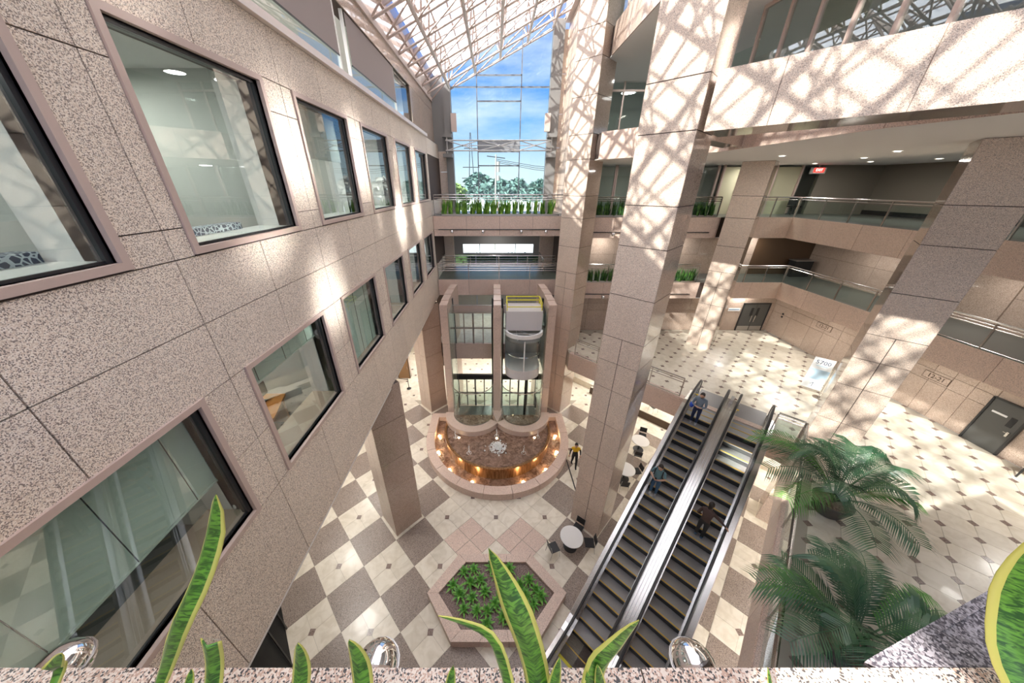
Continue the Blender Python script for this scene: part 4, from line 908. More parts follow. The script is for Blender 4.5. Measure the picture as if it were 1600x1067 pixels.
def escalator(sc, lab, outer):
    # sc: lateral centre; outer: +1 outer side is local -y (right), -1 outer is local +y (left)
    x, y = esc_pt(0, sc); t = E('escalator', (x, y, Z0), R(45), label=lab, category='escalator')
    path = [(3.5, 0), (5.4, 0), (5.66, .06), (5.95, .17), (14.35, (Z1 - Z0) - .14), (14.6, (Z1 - Z0) - .04), (14.9, Z1 - Z0), (16.2, Z1 - Z0)]
    k = 0; tt = 4.87
    while tt < 15.35:
        z = prof(tt + .2)
        if prof(tt + .4) - prof(tt) > .22: z = prof(tt + .4)
        o = bpy.data.objects.new('step', step_me); COL.objects.link(o); o.parent = t; o.location = (tt, 0, z)
        e = bpy.data.objects.new('edge_stripe', edge_me); COL.objects.link(e); e.parent = o
        r = bpy.data.objects.new('riser', riser_me); COL.objects.link(r); r.parent = o
        tt += .405
    MB().box(3.5, 4.87, -.52, .52, -.02, .012).build('landing_plate', TREADM, t); MB().box(15.4, 16.85, -.52, .52, Z1 - Z0 - .02, Z1 - Z0 + .012).build('landing_plate', TREADM, t)
    MB().box(4.80, 4.89, -.5, .5, .012, .02).build('comb_plate', YELB, t); MB().box(15.33, 15.42, -.5, .5, Z1 - Z0 + .012, Z1 - Z0 + .02).build('comb_plate', YELB, t)
    for sd in (-1, 1):
        a = .50 * sd; b = .56 * sd; lo, hi = min(a, b), max(a, b)
        sweep(path[:], lo, hi, -.25, .28).build('skirt_panel', METAL, t)
        a, b = .555 * sd, .60 * sd; gp = [(3.9, 0)] + path[1:-1] + [(15.9, Z1 - Z0)]
        sweep(gp, min(a, b), max(a, b), .25, .86).build('balustrade_panel', BLUEST, t)
        for kk, (x, z) in enumerate(((3.85, 0), (15.95, Z1 - Z0))): MB().cyl((x, min(a, b), z + .52), (x, max(a, b), z + .52), .36, 20).build('newel', BLUEST, t)
        c = .58 * sd; hr = [(x, c, z + .93) for x, z in gp]
        e0 = [(3.9 - .38 * math.sin(R(q)), c, .55 - .38 * math.cos(R(q + 180)) * -1 * -1) for q in (150, 120, 90, 60, 30, 0)]
        arc0 = [(3.85 - .41 * math.sin(R(q)), c, .52 + .41 * math.cos(R(q))) for q in (170, 140, 110, 80, 50, 20)]
        arc1 = [(15.95 + .41 * math.sin(R(q)), c, Z1 - Z0 + .52 + .41 * math.cos(R(q))) for q in (20, 50, 80, 110, 140, 170)]
        MB().tube(arc0 + hr + arc1, .048, 8, .7).build('handrail', RUBBER, t, smooth=True)
        isouter = (sd == outer)
        if isouter:
            a, b = .60 * sd, .84 * sd; sweep(gp, min(a, b), max(a, b), .18, .30).build('outer_deck', METAL, t)
            a, b = .82 * sd, .86 * sd; sweep(path, min(a, b), max(a, b), -1.0, .24).build('truss_cladding', P('cladding_pinkish', (.60, .50, .46), .35), t)
            a, b = .62 * sd, .66 * sd; sweep(gp, min(a, b), max(a, b), .30, .34).build('deck_trim', RUBBER, t)
    sweep(path[1:-1], -.6, .6, -1.05, -.95).build('truss_soffit', WHITE, t)
    MB().lathe([(.055, 0), (.055, .02)], 12, (15.6, .49, Z1 - Z0 + .33)).build('warning_plate', YEL, t)
    return t
e1 = escalator(-1.19, 'left escalator of the pair, carrying two standing riders', 1)
e2 = escalator(.45, 'right escalator of the pair, carrying a rider leaning on the handrail', -1)
x, y = esc_pt(0, -.37); t = E('escalator_center_deck', (x, y, Z0), R(45), label='broad polished steel deck between the two escalators', category='deck')
gp = [(4.0, 0), (5.4, 0), (5.66, .06), (5.95, .17), (14.35, (Z1 - Z0) - .14), (14.6, (Z1 - Z0) - .04), (14.9, Z1 - Z0), (15.9, Z1 - Z0)]
sweep(gp, -.215, .215, .50, .58).build('deck_plate', METAL, t)
for q in (-.1, 0, .1): sweep(gp, q - .006, q + .006, .58, .60).build('deck_rib', METAL2, t)
sweep([(15.5, Z1 - Z0), (15.95, Z1 - Z0)], -.06, .06, .55, .75).build('deck_end', METAL2, t)

# ------------------------------------------------------------------ people
SKIN = P('skin', (.55, .33, .23), .5); HAIR = P('hair', (.02, .014, .01), .5)
def person(loc, rz, J, edges, rad, regions, mats, lab, hair=None, headp=None, s=1.0, face=(0, -1, 0), extras=None):
    root = E('person', loc, rz, label=lab, category='person'); root.scale = (s, s, s)
    names = list(J); me = bpy.data.meshes.new('body'); me.from_pydata([J[n] for n in names], [(names.index(a), names.index(b)) for a, b in edges], [])
    o = bpy.data.objects.new('body', me); COL.objects.link(o)
    sk = o.modifiers.new('skin', 'SKIN'); sk.use_smooth_shade = True
    for i, n in enumerate(names):
        r = rad.get(n, .05); me.skin_vertices[0].data[i].radius = (r, r) if not isinstance(r, tuple) else r
        me.skin_vertices[0].data[i].use_root = (n == 'pelvis')
    ss = o.modifiers.new('sub', 'SUBSURF'); ss.levels = 2; ss.render_levels = 2
    dg = bpy.context.evaluated_depsgraph_get(); m2 = bpy.data.meshes.new_from_object(o.evaluated_get(dg)); bpy.data.objects.remove(o)
    # head joined into the body mesh
    hp = Vector(J['head']); f = Vector(face).normalized(); hb = MB()
    hb.ball(hp, .105, 16, (.82, .95, 1.15)); rt = f.cross(Vector((0, 0, 1))).normalized(); up = rt.cross(f)
    hb.ball(hp + f * .105 - up * .01, .02, 6, (1, 1, 1.3))
    for sg in (-1, 1): hb.ball(hp + rt * sg * .088, .024, 6, (1, 1, 1.4))
    bm = bmesh.new(); bm.from_mesh(m2); h = bpy.data.meshes.new('h'); h.from_pydata(hb.v, [], hb.f); bm.from_mesh(h); bm.to_mesh(m2); bm.free(); bpy.data.meshes.remove(h)
    m2.materials.clear()
    for mt in mats: m2.materials.append(mt)
    for p in m2.polygons:
        c = p.center; best = min(regions, key=lambda g: (Vector(g[0]) - c).length / g[1]); p.material_index = best[2]; p.use_smooth = True
    b = bpy.data.objects.new('body', m2); COL.objects.link(b); b.parent = root
    if hair:
        m = MB(); m.ball(hp - f * .022 + up * .03, .112, 14, (.86, .98, 1.08)); 
        for k in range(hair): m.ball(hp - f * .07 - up * (.06 + .06 * k), .075, 8)
        m.build('hair', HAIR, root, smooth=True)
    fc = MB()
    for sg in (-1, 1): fc.ball(hp + f * .092 + rt * sg * .035 + up * .015, .012, 6)
    fc.ball(hp + f * .093 - up * .05, .016, 6, (1, 1, .5)); fc.build('eyes_and_mouth', P('face_dark', (.12, .04, .03), .5), root)
    for nm in ('hand_l', 'hand_r'):
        if nm in J:
            hnd = MB(); c = Vector(J[nm]); w = Vector(J['wrist_' + nm[-1]]); d = (c - w).normalized(); q = d.cross(Vector((0, 0, 1)))
            q = q.normalized() if q.length > .1 else Vector((1, 0, 0)); n_ = q.cross(d)
            for k in range(4): hnd.tube([c + q * (k - 1.5) * .019, c + q * (k - 1.5) * .021 + d * (.045 + .008 * (1.5 - abs(k - 1.5))), c + q * (k - 1.5) * .021 + d * .075 - n_ * .025], [.010, .009, .007], 5)
            hnd.tube([c - d * .02 + q * .03, c + d * .02 + q * .06, c + d * .04 + q * .062], [.011, .010, .008], 5)
            hnd.build('fingers', SKIN, root, smooth=True)
    if extras: extras(root)
    return root
BE = [('pelvis', 'waist'), ('waist', 'chest'), ('chest', 'neck'), ('neck', 'head0'), ('chest', 'sh_l'), ('sh_l', 'el_l'), ('el_l', 'wrist_l'), ('wrist_l', 'hand_l'), ('chest', 'sh_r'), ('sh_r', 'el_r'), ('el_r', 'wrist_r'), ('wrist_r', 'hand_r'),
      ('pelvis', 'hip_l'), ('hip_l', 'kn_l'), ('kn_l', 'an_l'), ('an_l', 'toe_l'), ('pelvis', 'hip_r'), ('hip_r', 'kn_r'), ('kn_r', 'an_r'), ('an_r', 'toe_r')]
RD = dict(pelvis=(.15, .11), waist=(.135, .10), chest=(.165, .115), neck=.055, head0=.05, sh_l=.07, sh_r=.07, el_l=.048, el_r=.048, wrist_l=.032, wrist_r=.032, hand_l=.034, hand_r=.034,
          hip_l=.10, hip_r=.10, kn_l=.068, kn_r=.068, an_l=.047, an_r=.047, toe_l=.04, toe_r=.04)
def stand(**k):   # faces -y
    J = dict(pelvis=(0, 0, .95), waist=(0, 0, 1.10), chest=(0, .0, 1.32), neck=(0, 0, 1.48), head0=(0, -.01, 1.56), head=(0, -.02, 1.63),
             sh_l=(.19, 0, 1.40), el_l=(.24, .02, 1.12), wrist_l=(.25, -.06, .88), hand_l=(.25, -.08, .80), sh_r=(-.19, 0, 1.40), el_r=(-.24, .02, 1.12), wrist_r=(-.25, -.06, .88), hand_r=(-.25, -.08, .80),
             hip_l=(.09, 0, .88), kn_l=(.10, -.02, .50), an_l=(.10, .02, .08), toe_l=(.11, -.13, .04), hip_r=(-.09, 0, .88), kn_r=(-.10, -.02, .50), an_r=(-.10, .02, .08), toe_r=(-.11, -.13, .04))
    J.update(k); return J
def regs(J, top, legs, hands, shoes, arm=None, chest=None):
    arm = top if arm is None else arm; chest = top if chest is None else chest
    mid = lambda a, b: tuple((Vector(J[a]) + Vector(J[b])) / 2)
    r = [(J['waist'], 1.2, top), (J['chest'], 1.5, chest), (J['pelvis'], 1.0, legs), (J['head'], 1.1, hands), (J['neck'], .6, hands)]
    for s_ in 'lr':
        r += [(J['sh_' + s_], 1, chest), (mid('sh_' + s_, 'el_' + s_), 1, top), (J['el_' + s_], 1, arm), (mid('el_' + s_, 'wrist_' + s_), .9, arm), (J['hand_' + s_], .9, hands), (J['hip_' + s_], 1, legs), (mid('hip_' + s_, 'kn_' + s_), 1, legs), (J['kn_' + s_], 1, legs), (mid('kn_' + s_, 'an_' + s_), 1, legs), (J['an_' + s_], .7, shoes), (J['toe_' + s_], .9, shoes)]
    return r
CL = lambda n, c: P(n, c, .85)
BLK = CL('cloth_black', (.02, .02, .022)); YCL = CL('cloth_yellow', (.75, .45, .02)); JEAN = CL('denim', (.06, .13, .22)); JEAN2 = CL('denim_dark', (.02, .03, .08)); GRY = CL('cloth_grey', (.18, .22, .27)); TEAL = CL('shirt_teal', (.13, .24, .27)); BRN = CL('cloth_brown', (.06, .035, .03)); SHOE = CL('shoe_grey', (.35, .36, .38))
# walking person
J = stand(kn_l=(.10, -.14, .52), an_l=(.10, -.20, .09), toe_l=(.11, -.34, .05), kn_r=(-.10, .03, .50), an_r=(-.10, .20, .12), toe_r=(-.10, .08, .04), el_l=(.28, .04, 1.14), el_r=(-.28, .0, 1.14), hand_l=(.30, -.05, .84), wrist_l=(.30, -.02, .90), wrist_r=(-.31, -.06, .9), hand_r=(-.32, -.08, .83))
person((4.55, 12.75, Z0 + .0), R(-8), J, BE, RD, regs(J, 0, 0, 2, 0, chest=1), [BLK, YCL, SKIN], 'person in black clothes with a yellow band across the shoulders walking by the fountain', hair=1)
def on_step(t, s):
    k = math.floor((t - 4.87) / .405); tt = 4.87 + .405 * k; z = prof(tt + .2)
    if prof(tt + .4) - prof(tt) > .22: z = prof(tt + .4)
    x, y = esc_pt(tt + .2, s); return (x, y, Z0 + z + .0)
# man with backpack on left escalator
J = stand(el_l=(.27, -.06, 1.14), wrist_l=(.10, -.28, 1.16), hand_l=(.03, -.33, 1.18), el_r=(-.27, -.06, 1.14), wrist_r=(-.10, -.28, 1.16), hand_r=(-.02, -.33, 1.2), head=(0, -.06, 1.62), head0=(0, -.03, 1.56))
def pack(root):
    m = MB(); m.ball((0, .2, 1.22), .2, 12, (.85, .6, 1.2)); m.build('backpack', BLK, root, smooth=True); a = MB()
    for sg in (-1, 1): a.tube([(sg * .13, .12, 1.44), (sg * .14, -.06, 1.46), (sg * .15, -.13, 1.3), (sg * .17, 0, 1.08)], .022, 6)
    a.build('strap', BLK, root); MB().box(-.035, .035, -.36, -.35, 1.17, 1.31).build('phone', BLACK, root)
person(on_step(10.6, -1.45), R(-45), J, BE, RD, regs(J, 0, 1, 2, 3, arm=2), [TEAL, JEAN, SKIN, SHOE], 'person in striped teal shirt and jeans with a black backpack on the left escalator', hair=1, extras=pack)
# person with blue bag higher on left escalator
J = stand(el_l=(.26, -.08, 1.12), wrist_l=(.12, -.26, 1.10), hand_l=(.05, -.30, 1.12), el_r=(-.26, -.08, 1.12), wrist_r=(-.10, -.26, 1.12), hand_r=(-.03, -.30, 1.14), head=(0, -.07, 1.61))
def bag(root):
    m = MB(); m.ball((-.26, -.06, 1.0), .13, 12, (.7, 1, 1.1)); m.build('shoulder_bag', CL('bag_blue', (.03, .09, .55)), root, smooth=True); MB().tube([(-.24, -.04, 1.1), (-.15, .02, 1.45), (-.1, .1, 1.4), (-.22, .04, 1.1)], .012, 5).build('bag_strap', BLK, root)
person(on_step(14.0, -1.3), R(-45), J, BE, RD, regs(J, 0, 1, 2, 3), [GRY, JEAN2, SKIN, SHOE], 'person in grey jacket with blue shoulder bag near the top of the left escalator', hair=2, extras=bag)
# person on right escalator leaning to handrail
J = stand(chest=(-.03, -.10, 1.28), neck=(-.04, -.16, 1.44), head0=(-.05, -.19, 1.51), head=(-.05, -.22, 1.58), sh_l=(.15, -.10, 1.37), el_l=(.36, -.16, 1.22), wrist_l=(.55, -.22, 1.06), hand_l=(.61, -.24, 1.0), sh_r=(-.21, -.10, 1.35), el_r=(-.30, -.02, 1.08), wrist_r=(-.22, -.20, .92), hand_r=(-.20, -.26, .88))
J = {k_: (-v_[0], v_[1], v_[2]) for k_, v_ in J.items()}
person(on_step(10.2, .42), R(125), J, BE, RD, regs(J, 0, 1, 2, 3), [BRN, BLK, SKIN, JEAN], 'person in dark brown jacket on the right escalator, arm stretched to the handrail', hair=2)

# ------------------------------------------------------------------ tables and chairs
def table(loc, lab):
    t = E('cafe_table', loc, label=lab, category='table')
    MB().lathe([(.48, .70), (.50, .715), (.50, .735), (.48, .745)], 32).build('table_top', P('table_white', (.82, .80, .77), .3), t); MB().lathe([(.045, .02), (.045, .70)], 12).build('pedestal', DARK, t); MB().lathe([(.30, 0), (.30, .02), (.06, .05)], 24).build('base', DARK, t)
def mkchair():
    t = E('chair')
    m = MB(); m.box(-.21, .21, -.21, .2, .43, .46); m.build('seat', BLACK, t)
    b = MB(); b.hexa([(-.2, .2, .56), (.2, .2, .56), (.2, .215, .56), (-.2, .215, .56), (-.2, .25, .86), (.2, .25, .86), (.2, .265, .86), (-.2, .265, .86)]); b.build('backrest', BLACK, t)
    for sx_ in (-1, 1):
        MB().tube([(sx_ * .22, -.22, 0), (sx_ * .21, -.17, .43)], .011, 6).build('leg', METAL2, t); MB().tube([(sx_ * .22, .24, 0), (sx_ * .21, .17, .43), (sx_ * .2, .26, .86)], .011, 6).build('leg', METAL2, t)
    return t
ch0 = mkchair(); used = [False]
def chair(loc, rz, lab):
    o = ch0 if not used[0] else copy_tree(ch0); used[0] = True; put(o, loc, R(rz), label=lab, category='chair', group='black cafe chairs in the lobby')
table((3.38, 8.25, Z0), 'round white cafe table nearest the hexagonal planter'); table((8.85, 14.0, Z0), 'round white cafe table in front of the raised platform'); table((7.15, 11.9, Z0), 'round white cafe table half hidden behind the main column')
chair((2.55, 7.95, Z0), 110, 'black chair on the planter side of the near white table'); chair((3.83, 8.82, Z0), -40, 'black chair against the main column at the near white table'); chair((4.18, 8.15, Z0), -95, 'black chair on the escalator side of the near white table')
chair((9.35, 14.75, Z0), -25, 'black chair behind the white table by the platform'); chair((8.4, 13.2, Z0), 160, 'black chair in front of the white table by the platform'); chair((7.85, 12.0, Z0), -85, 'black chair right of the half hidden white table'); chair((6.85, 11.2, Z0), 170, 'black chair left of the half hidden white table, mostly behind the column')
# platform with bench front, art wall in the lobby
s = ST('floor_10'); MB().prism([(7.4, 19.8), (13.4, 13.8), (20, 13.8), (20, 19.8)], Z0, Z0 + .55).build('platform_base', SH, s); MB().prism([(7.4, 19.8), (13.4, 13.8), (20, 13.8), (20, 19.8)], Z0 + .55, Z0 + .6).build('platform_floor', CREAM, s)
chair((10.9, 16.85, Z0 + .6), 200, 'black chair up on the raised platform under the mezzanine')
s = ST('wall_lobby_right'); d_ = Vector((Q, -Q, 0)); p = Vector((5.6, 23.4, 0)); q = p + d_ * 24
MB().bar(p + Vector((0, 0, -12.6)), q + Vector((0, 0, -12.6)), .2, 4.0).build('wall_surface', P('wall_cream', (.62, .56, .46), .7), s)
MB().bar(p + Vector((-.35, -.35, Z0 + .25)), q + Vector((-.35, -.35, Z0 + .25)), .6, .5).build('bench_ledge', CREAM, s)
for k, (u, c, lab) in enumerate(((3.0, (.02, .30, .42), 'small teal picture on the cream lobby wall'), (4.6, (.12, .03, .03), 'small dark red and blue picture on the cream lobby wall'))):
    pp = p + d_ * u + Vector((-.09, -.09, -12.6)); t = E('picture', pp, R(-45), label=lab, category='picture'); MB().box(-.45, .45, -.03, 0, -.45, .45).build('picture_frame', BLACK, t); MB().box(-.4, .4, -.036, -.028, -.4, .4).build('canvas', P('art_%d' % k, c, .5), t); MB().prism([(-.3, -.04), (.1, -.04), (.35, -.038)], -.3, .25).build('painted_shape', P('art_blue', (.1, .35, .55), .5), t)
s = ST('wall_near_sun_block'); MB().box(9.6, 24, -3.4, -3.05, -10.5, 9).build('wall_surface', G_BAND, s); MB().box(-12.2, -3.85, -3.3, -3.0, -6.7, 4.2).build('wall_surface', G_BAND, s); MB().box(-12.2, 2.6, -3.3, -3.0, Z0, -6.7).build('wall_surface', G_BAND, s); MB().box(2.6, 22, -6.3, -6, Z0, -10.5).build('wall_surface', G_BAND, s)  # unseen walls behind the camera, added to block sun and sky light
# left lobby: dark shop front, further wall with doors
s = ST('wall_lobby_left'); MB().prism([(-12, 10.3), (-5.2, 2.35), (-5.2, -3), (-12, -3)], Z0, -6.75).build('wall_surface', P('black_glass', (.008, .009, .01), .6, spec=.05), s)
for i in range(7): MB().bar((-11.3 + i * .9, 9.55 - i * 1.053, Z0), (-11.3 + i * .9, 9.55 - i * 1.053, -11.2), .04).build('mullion', DARK, s)
MB().box(-12.2, -12, -6, 30, Z0, -6.75).build('wall_surface', G_POL, s); MB().box(-12, 22, 26.5, 26.8, Z0, -10.5).build('wall_surface', P('wall_cream', (0, 0, 0)), s); MB().box(-12, 22, 26.5, 26.8, -10.5, -6.75).build('wall_surface', G_POL, s)
MB().box(-10.5, -7.2, 22.0, 22.3, Z0, -6.75).build('wall_surface', G_POL, s)
t = E('shop_display', (-9.0, 21.9, Z0 + .9), label='dark screen on the granite wall left of the rear left column', category='screen'); MB().box(-.6, .6, -.06, 0, 0, 1.4).build('screen_frame', BLACK, t); MB().box(-.5, .5, -.07, -.05, .5, .9).build('screen_image', P('screen_blue', (.02, .05, .2), .3, emit=(.05, .15, .6), es=1.0), t)
t = E('door_panel', (-7.7, 21.95, Z0), label='wooden door behind the rope barrier at the far left of the lobby', category='door'); MB().box(-.45, .45, -.06, 0, 0, 2.2).build('door_leaf', P('wood_mid', (.32, .18, .08), .5), t); MB().box(-.5, -.45, -.08, 0, 0, 2.25).box(.45, .5, -.08, 0, 0, 2.25).box(-.5, .5, -.08, 0, 2.2, 2.25).build('door_frame', SH, t); MB().cyl((.35, -.09, .9), (.35, -.09, 1.2), .015).build('door_handle', METAL, t); t.name = 'wooden_door'
t = E('rope_barrier', (-6.95, 20.4, Z0), label='black post with belt beside the rear left column', category='barrier'); MB().lathe([(.17, 0), (.17, .03), (.03, .05)], 18).build('base', BLACK, t); MB().cyl((0, 0, .04), (0, 0, .95), .03).build('post', BLACK, t); MB().bar((0, 0, .88), (-1.3, .25, .88), .01, .05).build('belt', BLACK, t)
t = E('floor_cable_cover', (4.28, 12.0, Z0), R(2), label='thin black cable cover on the floor between fountain and main column', category='cable cover'); MB().box(-.03, .03, -1.25, 1.15, 0, .02).build('cover', BLACK, t)

# ------------------------------------------------------------------ hexagonal planter
hx = E('planter', (.04, 6.28, Z0), label='hexagonal granite planter with a bed of small green rosettes', category='planter')
O6 = [(-1.60, -1.45), (1.45, -1.45), (2.74, 0), (1.50, 1.42), (-1.60, 1.42), (-2.70, 0)]; I6 = [(-1.28, -1.12), (1.20, -1.12), (2.26, 0), (1.25, 1.10), (-1.28, 1.10), (-2.26, 0)]
for i in range(6):
    a, b, c, d = O6[i], O6[(i + 1) % 6], I6[(i + 1) % 6], I6[i]; nseg = 3 if i in (0, 3) else 1
    for k in range(nseg):
        L_ = lambda p, q, f: (p[0] + (q[0] - p[0]) * f, p[1] + (q[1] - p[1]) * f)
        f0, f1_ = k / nseg + .002, (k + 1) / nseg - .002
        MB().prism([L_(a, b, f0), L_(a, b, f1_), L_(d, c, f1_), L_(d, c, f0)], 0, .42).build('curb_stone', G_BAND, hx)
MB().prism(I6, .0, .30).build('soil', SOIL, hx)
ROS = leafmat('rosette_green', (.08, .26, .04), (.20, .48, .07), 6)
def rosette(seed, r=.36):
    rnd = random.Random(seed); m = MB()
    for ring_, (n, el, ln) in enumerate(((8, .2, 1.0), (7, .6, .8), (4, 1.1, .5))):
        for i in range(n):
            a = 6.283 * i / n + ring_ * .4 + rnd.uniform(-.15, .15); l = r * ln * rnd.uniform(.85, 1.1); d = Vector((math.cos(a) * math.cos(el), math.sin(a) * math.cos(el), math.sin(el))); sd = Vector((-math.sin(a), math.cos(a), 0)) * .046; z0 = Vector((0, 0, .12 + ring_ * .03))
            p0 = z0; p1 = z0 + d * l * .5; p2 = z0 + d * l + Vector((0, 0, -.25 * l * l / r)); c = Vector((0, 0, -.012))
            m.add([p0 - sd * .5, p0 + c, p0 + sd * .5, p1 - sd, p1 + c, p1 + sd, p2], [(0, 1, 4, 3), (1, 2, 5, 4), (3, 4, 6), (4, 5, 6)])
    m.cyl((0, 0, 0), (0, 0, .16), .02, 6); return m.mesh('rosette_plant', ROS)
rms = [rosette(i) for i in range(5)]
rp = [(-1.35, .75), (-.95, .85), (-1.05, .35), (-.65, .45), (-.45, .05), (-1.45, -.05), (-.95, -.15), (-.35, -.55), (-.75, -.55), (-1.25, -.5), (.05, .55), (.55, .85), (.55, .35), (.95, .30), (1.35, .45), (1.15, -.05), (.85, -.35), (1.45, -.35), (1.05, -.65), (.25, -.75), (-.35, -.95), (.55, -.9), (.15, -.1), (1.75, -.1), (-1.75, .25), (-.15, .9), (.35, .0), (1.6, .1), (-.05, -.35)]
for k, (x, y) in enumerate(rp):
    o = bpy.data.objects.new('rosette_plant', rms[k % 5]); COL.objects.link(o); sc_ = random.uniform(.8, 1.15); o.scale = (sc_,) * 3; o.location = (.04 + x * .98, 6.28 + y, Z0 + .28); o.rotation_euler = (0, 0, random.random() * 6.28)
    o['label'] = 'small green rosette plant growing in the hexagonal planter'; o['category'] = 'plant'; o['group'] = 'rosettes in the hexagonal planter'

# ------------------------------------------------------------------ palms on the mezzanine
FR = leafmat('palm_green', (.035, .105, .05), (.09, .18, .085), 2); FR2 = leafmat('palm_bright', (.06, .22, .03), (.10, .30, .05), 2)
def palm(loc, lab, seed, n=13, s=1.0, lean=(0, 0)):
    rnd = random.Random(seed); t = E('potted_palm', loc, label=lab, category='palm')
    MB().lathe([(.32, 0), (.36, .04), (.48, .45), (.50, .5), (.44, .5), (.42, .42)], 28).build('pot', P('pot_dark', (.10, .085, .075), .4), t, smooth=True); MB().lathe([(.43, .42), (.01, .44)], 20).build('soil', SOIL, t)
    for i in range(n):
        a = 6.283 * i / n * 1.62 + rnd.uniform(-.2, .2); L0 = s * rnd.uniform(1.7, 2.35); rise = rnd.uniform(.75, 1.35) if i % 3 else 1.55; m = MB(); pts = []
        for k in range(15):
            f = k / 14; hr = L0 * (.78 * f ** 1.25) * (1.0 if i % 3 else .6); hz = L0 * (rise * .62) * (f - .62 * f ** 2.6) * 1.35
            pts.append(Vector((math.cos(a) * hr + lean[0] * f, math.sin(a) * hr + lean[1] * f, .42 + hz)))
        m.tube(pts, [.016 * (1 - .8 * k / 14) + .003 for k in range(15)], 5)
        sd = Vector((-math.sin(a), math.cos(a), 0))
        for k in range(4, 15):
            for sub in (0, .34, .67):
                if k == 14 and sub: continue
                p = pts[k] if not sub else pts[k].lerp(pts[k + 1], sub); d = (pts[min(k + 1, 14)] - pts[k - 1]).normalized(); f = (k + sub) / 14
                ln = s * .62 * math.sin(math.pi * min(1, max(.12, (f - .22) * 1.1))) ** .6 * rnd.uniform(.9, 1.05); ln = max(ln, .16)
                for sg in (-1, 1):
                    dr = (sd * sg + d * .75 + Vector((0, 0, .12))).normalized(); tip = p + dr * ln + Vector((0, 0, -.30 * ln)); mid = p + dr * ln * .5; w = d * .021
                    m.add([p - w * .5, p + w * .5, mid + w, mid - w, tip], [(0, 1, 2, 3), (3, 2, 4)])
        m.build('frond', FR2 if i % 6 == 4 else FR, t)
    return t
palm((10.75, 6.45, Z1), 'large potted kentia palm on the mezzanine, the one farther from the camera', 5, 17, 1.28)
palm((7.75, 3.0, Z1), 'large potted kentia palm on the mezzanine, the one cut off by the near ledge', 11, 16, 1.15)

# ------------------------------------------------------------------ 5700 sign and other mezzanine things
t = E('sign_stand', (15.78, 12.72, Z1), R(-45), label='white stand sign reading 5700 with an arrow beside the tall right column', category='sign')
MB().box(-.36, .36, -.02, .02, .38, 2.05).build('sign_board', P('sign_white', (.85, .88, .90), .4), t); MB().box(-.36, .36, -.026, -.019, .9, 1.45).build('print_tint', P('sign_blue', (.50, .68, .82), .5), t)
TXT = P('sign_text', (.03, .05, .12), .5)
text('5700', .27, TXT, t, (0, -.024, 1.82), (R(90), 0, 0)); ar = MB(); ar.box(-.01, .01, -.03, -.022, .5, .72); ar.hexa([(-.11, -.03, .62), (-.09, -.03, .62), (-.09, -.022, .62), (-.11, -.022, .62), (-.01, -.03, .73), (.01, -.03, .73), (.01, -.022, .73), (-.01, -.022, .73)]); ar.hexa([(.09, -.03, .62), (.11, -.03, .62), (.11, -.022, .62), (.09, -.022, .62), (-.01, -.03, .73), (.01, -.03, .73), (.01, -.022, .73), (-.01, -.022, .73)]); ar.build('arrow', TXT, t)
MB().box(-.2, .2, -.022, -.018, 1.62, 1.66).build('print_line', P('sign_blue', (0, 0, 0)), t)
MB().cyl((.42, 0, 0), (.42, 0, 2.1), .02).build('post', METAL, t); MB().lathe([(.22, 0), (.22, .02), (.03, .04)], 20, (.42, 0, 0)).build('base', METAL, t); MB().bar((.34, 0, 1.6), (.42, 0, 1.6), .03).build('clamp', METAL, t); MB().bar((.34, 0, .7), (.42, 0, .7), .03).build('clamp', METAL, t)
t = E('side_table', (19.2, 7.3, Z1), label='small glass topped table at the right wall beyond the grey door', category='table'); MB().box(-.35, .35, -.5, .5, .45, .49).build('table_top', METAL, t)
for a in (-.3, .3):
    for b in (-.45, .45): MB().box(a - .02, a + .02, b - .02, b + .02, 0, .45).build('leg', DARK, t)
t = E('wall_switch', (19.66, 19.6, -8.1), label='two small dark call buttons on the wall right of the double doors', category='switch'); MB().box(-.02, 0, -.06, .06, 0, .12).build('button_plate', BLACK, t); MB().box(-.02, 0, -.06, .06, .2, .32).build('button_plate', BLACK, t)

# ------------------------------------------------------------------ near ledge, planter and snake plants
s = ST('floor_11'); MB().prism([(-3.78, .18), (5.3, .18), (9.0, 1.0), (9.0, -9), (-3.78, -9)], -2.8, Z3 - .28).build('slab_core', JOINT, s); MB().box(-3.78, 2.6, -3.3, -3.0, -6.7, -2.8).build('wall_surface', G_BAND, s); MB().box(-3.78, 5, .44, .485, -2.8, Z3 - .1).build('fascia', G_BAND, s)  # unseen wall_surface under the slab is added as a sun block too
x = -3.78
while x < 5.2: MB().box(x + .003, min(x + .62, 5.3) - .003, .30, .49, Z3 - .12, Z3).build('curb_stone', G_CURB, s); x += .62
PAR = [(1.47, .493), (2.49, .785), (5.3, 1.59), (5.3, .49)]
MB().prism(PAR, Z3 - .5, Z3 - .005).build('parapet_top', G_GREY, s)
e_ = MB(); e_.bar((1.47, .50, Z3 - .02), (5.3, 1.60, Z3 - .02), .03, .05); e_.build('parapet_edge', G_GREY, s)
pl = E('planter', (0, 0, Z3), label='near granite planter along the bottom edge holding variegated snake plants', category='planter'); MB().box(-3.78, 5.3, -.5, .30, -.25, -.06).build('soil', SOIL, pl); MB().box(-3.78, 5.3, -.56, -.5, -.3, 0).build('back_curb', G_CURB, pl)
VG = P('variegated_centre', (.08, .25, .03), .35); t_ = VG.node_tree; _b = t_.nodes['Principled BSDF']; _b.inputs['Coat Weight'].default_value = .3
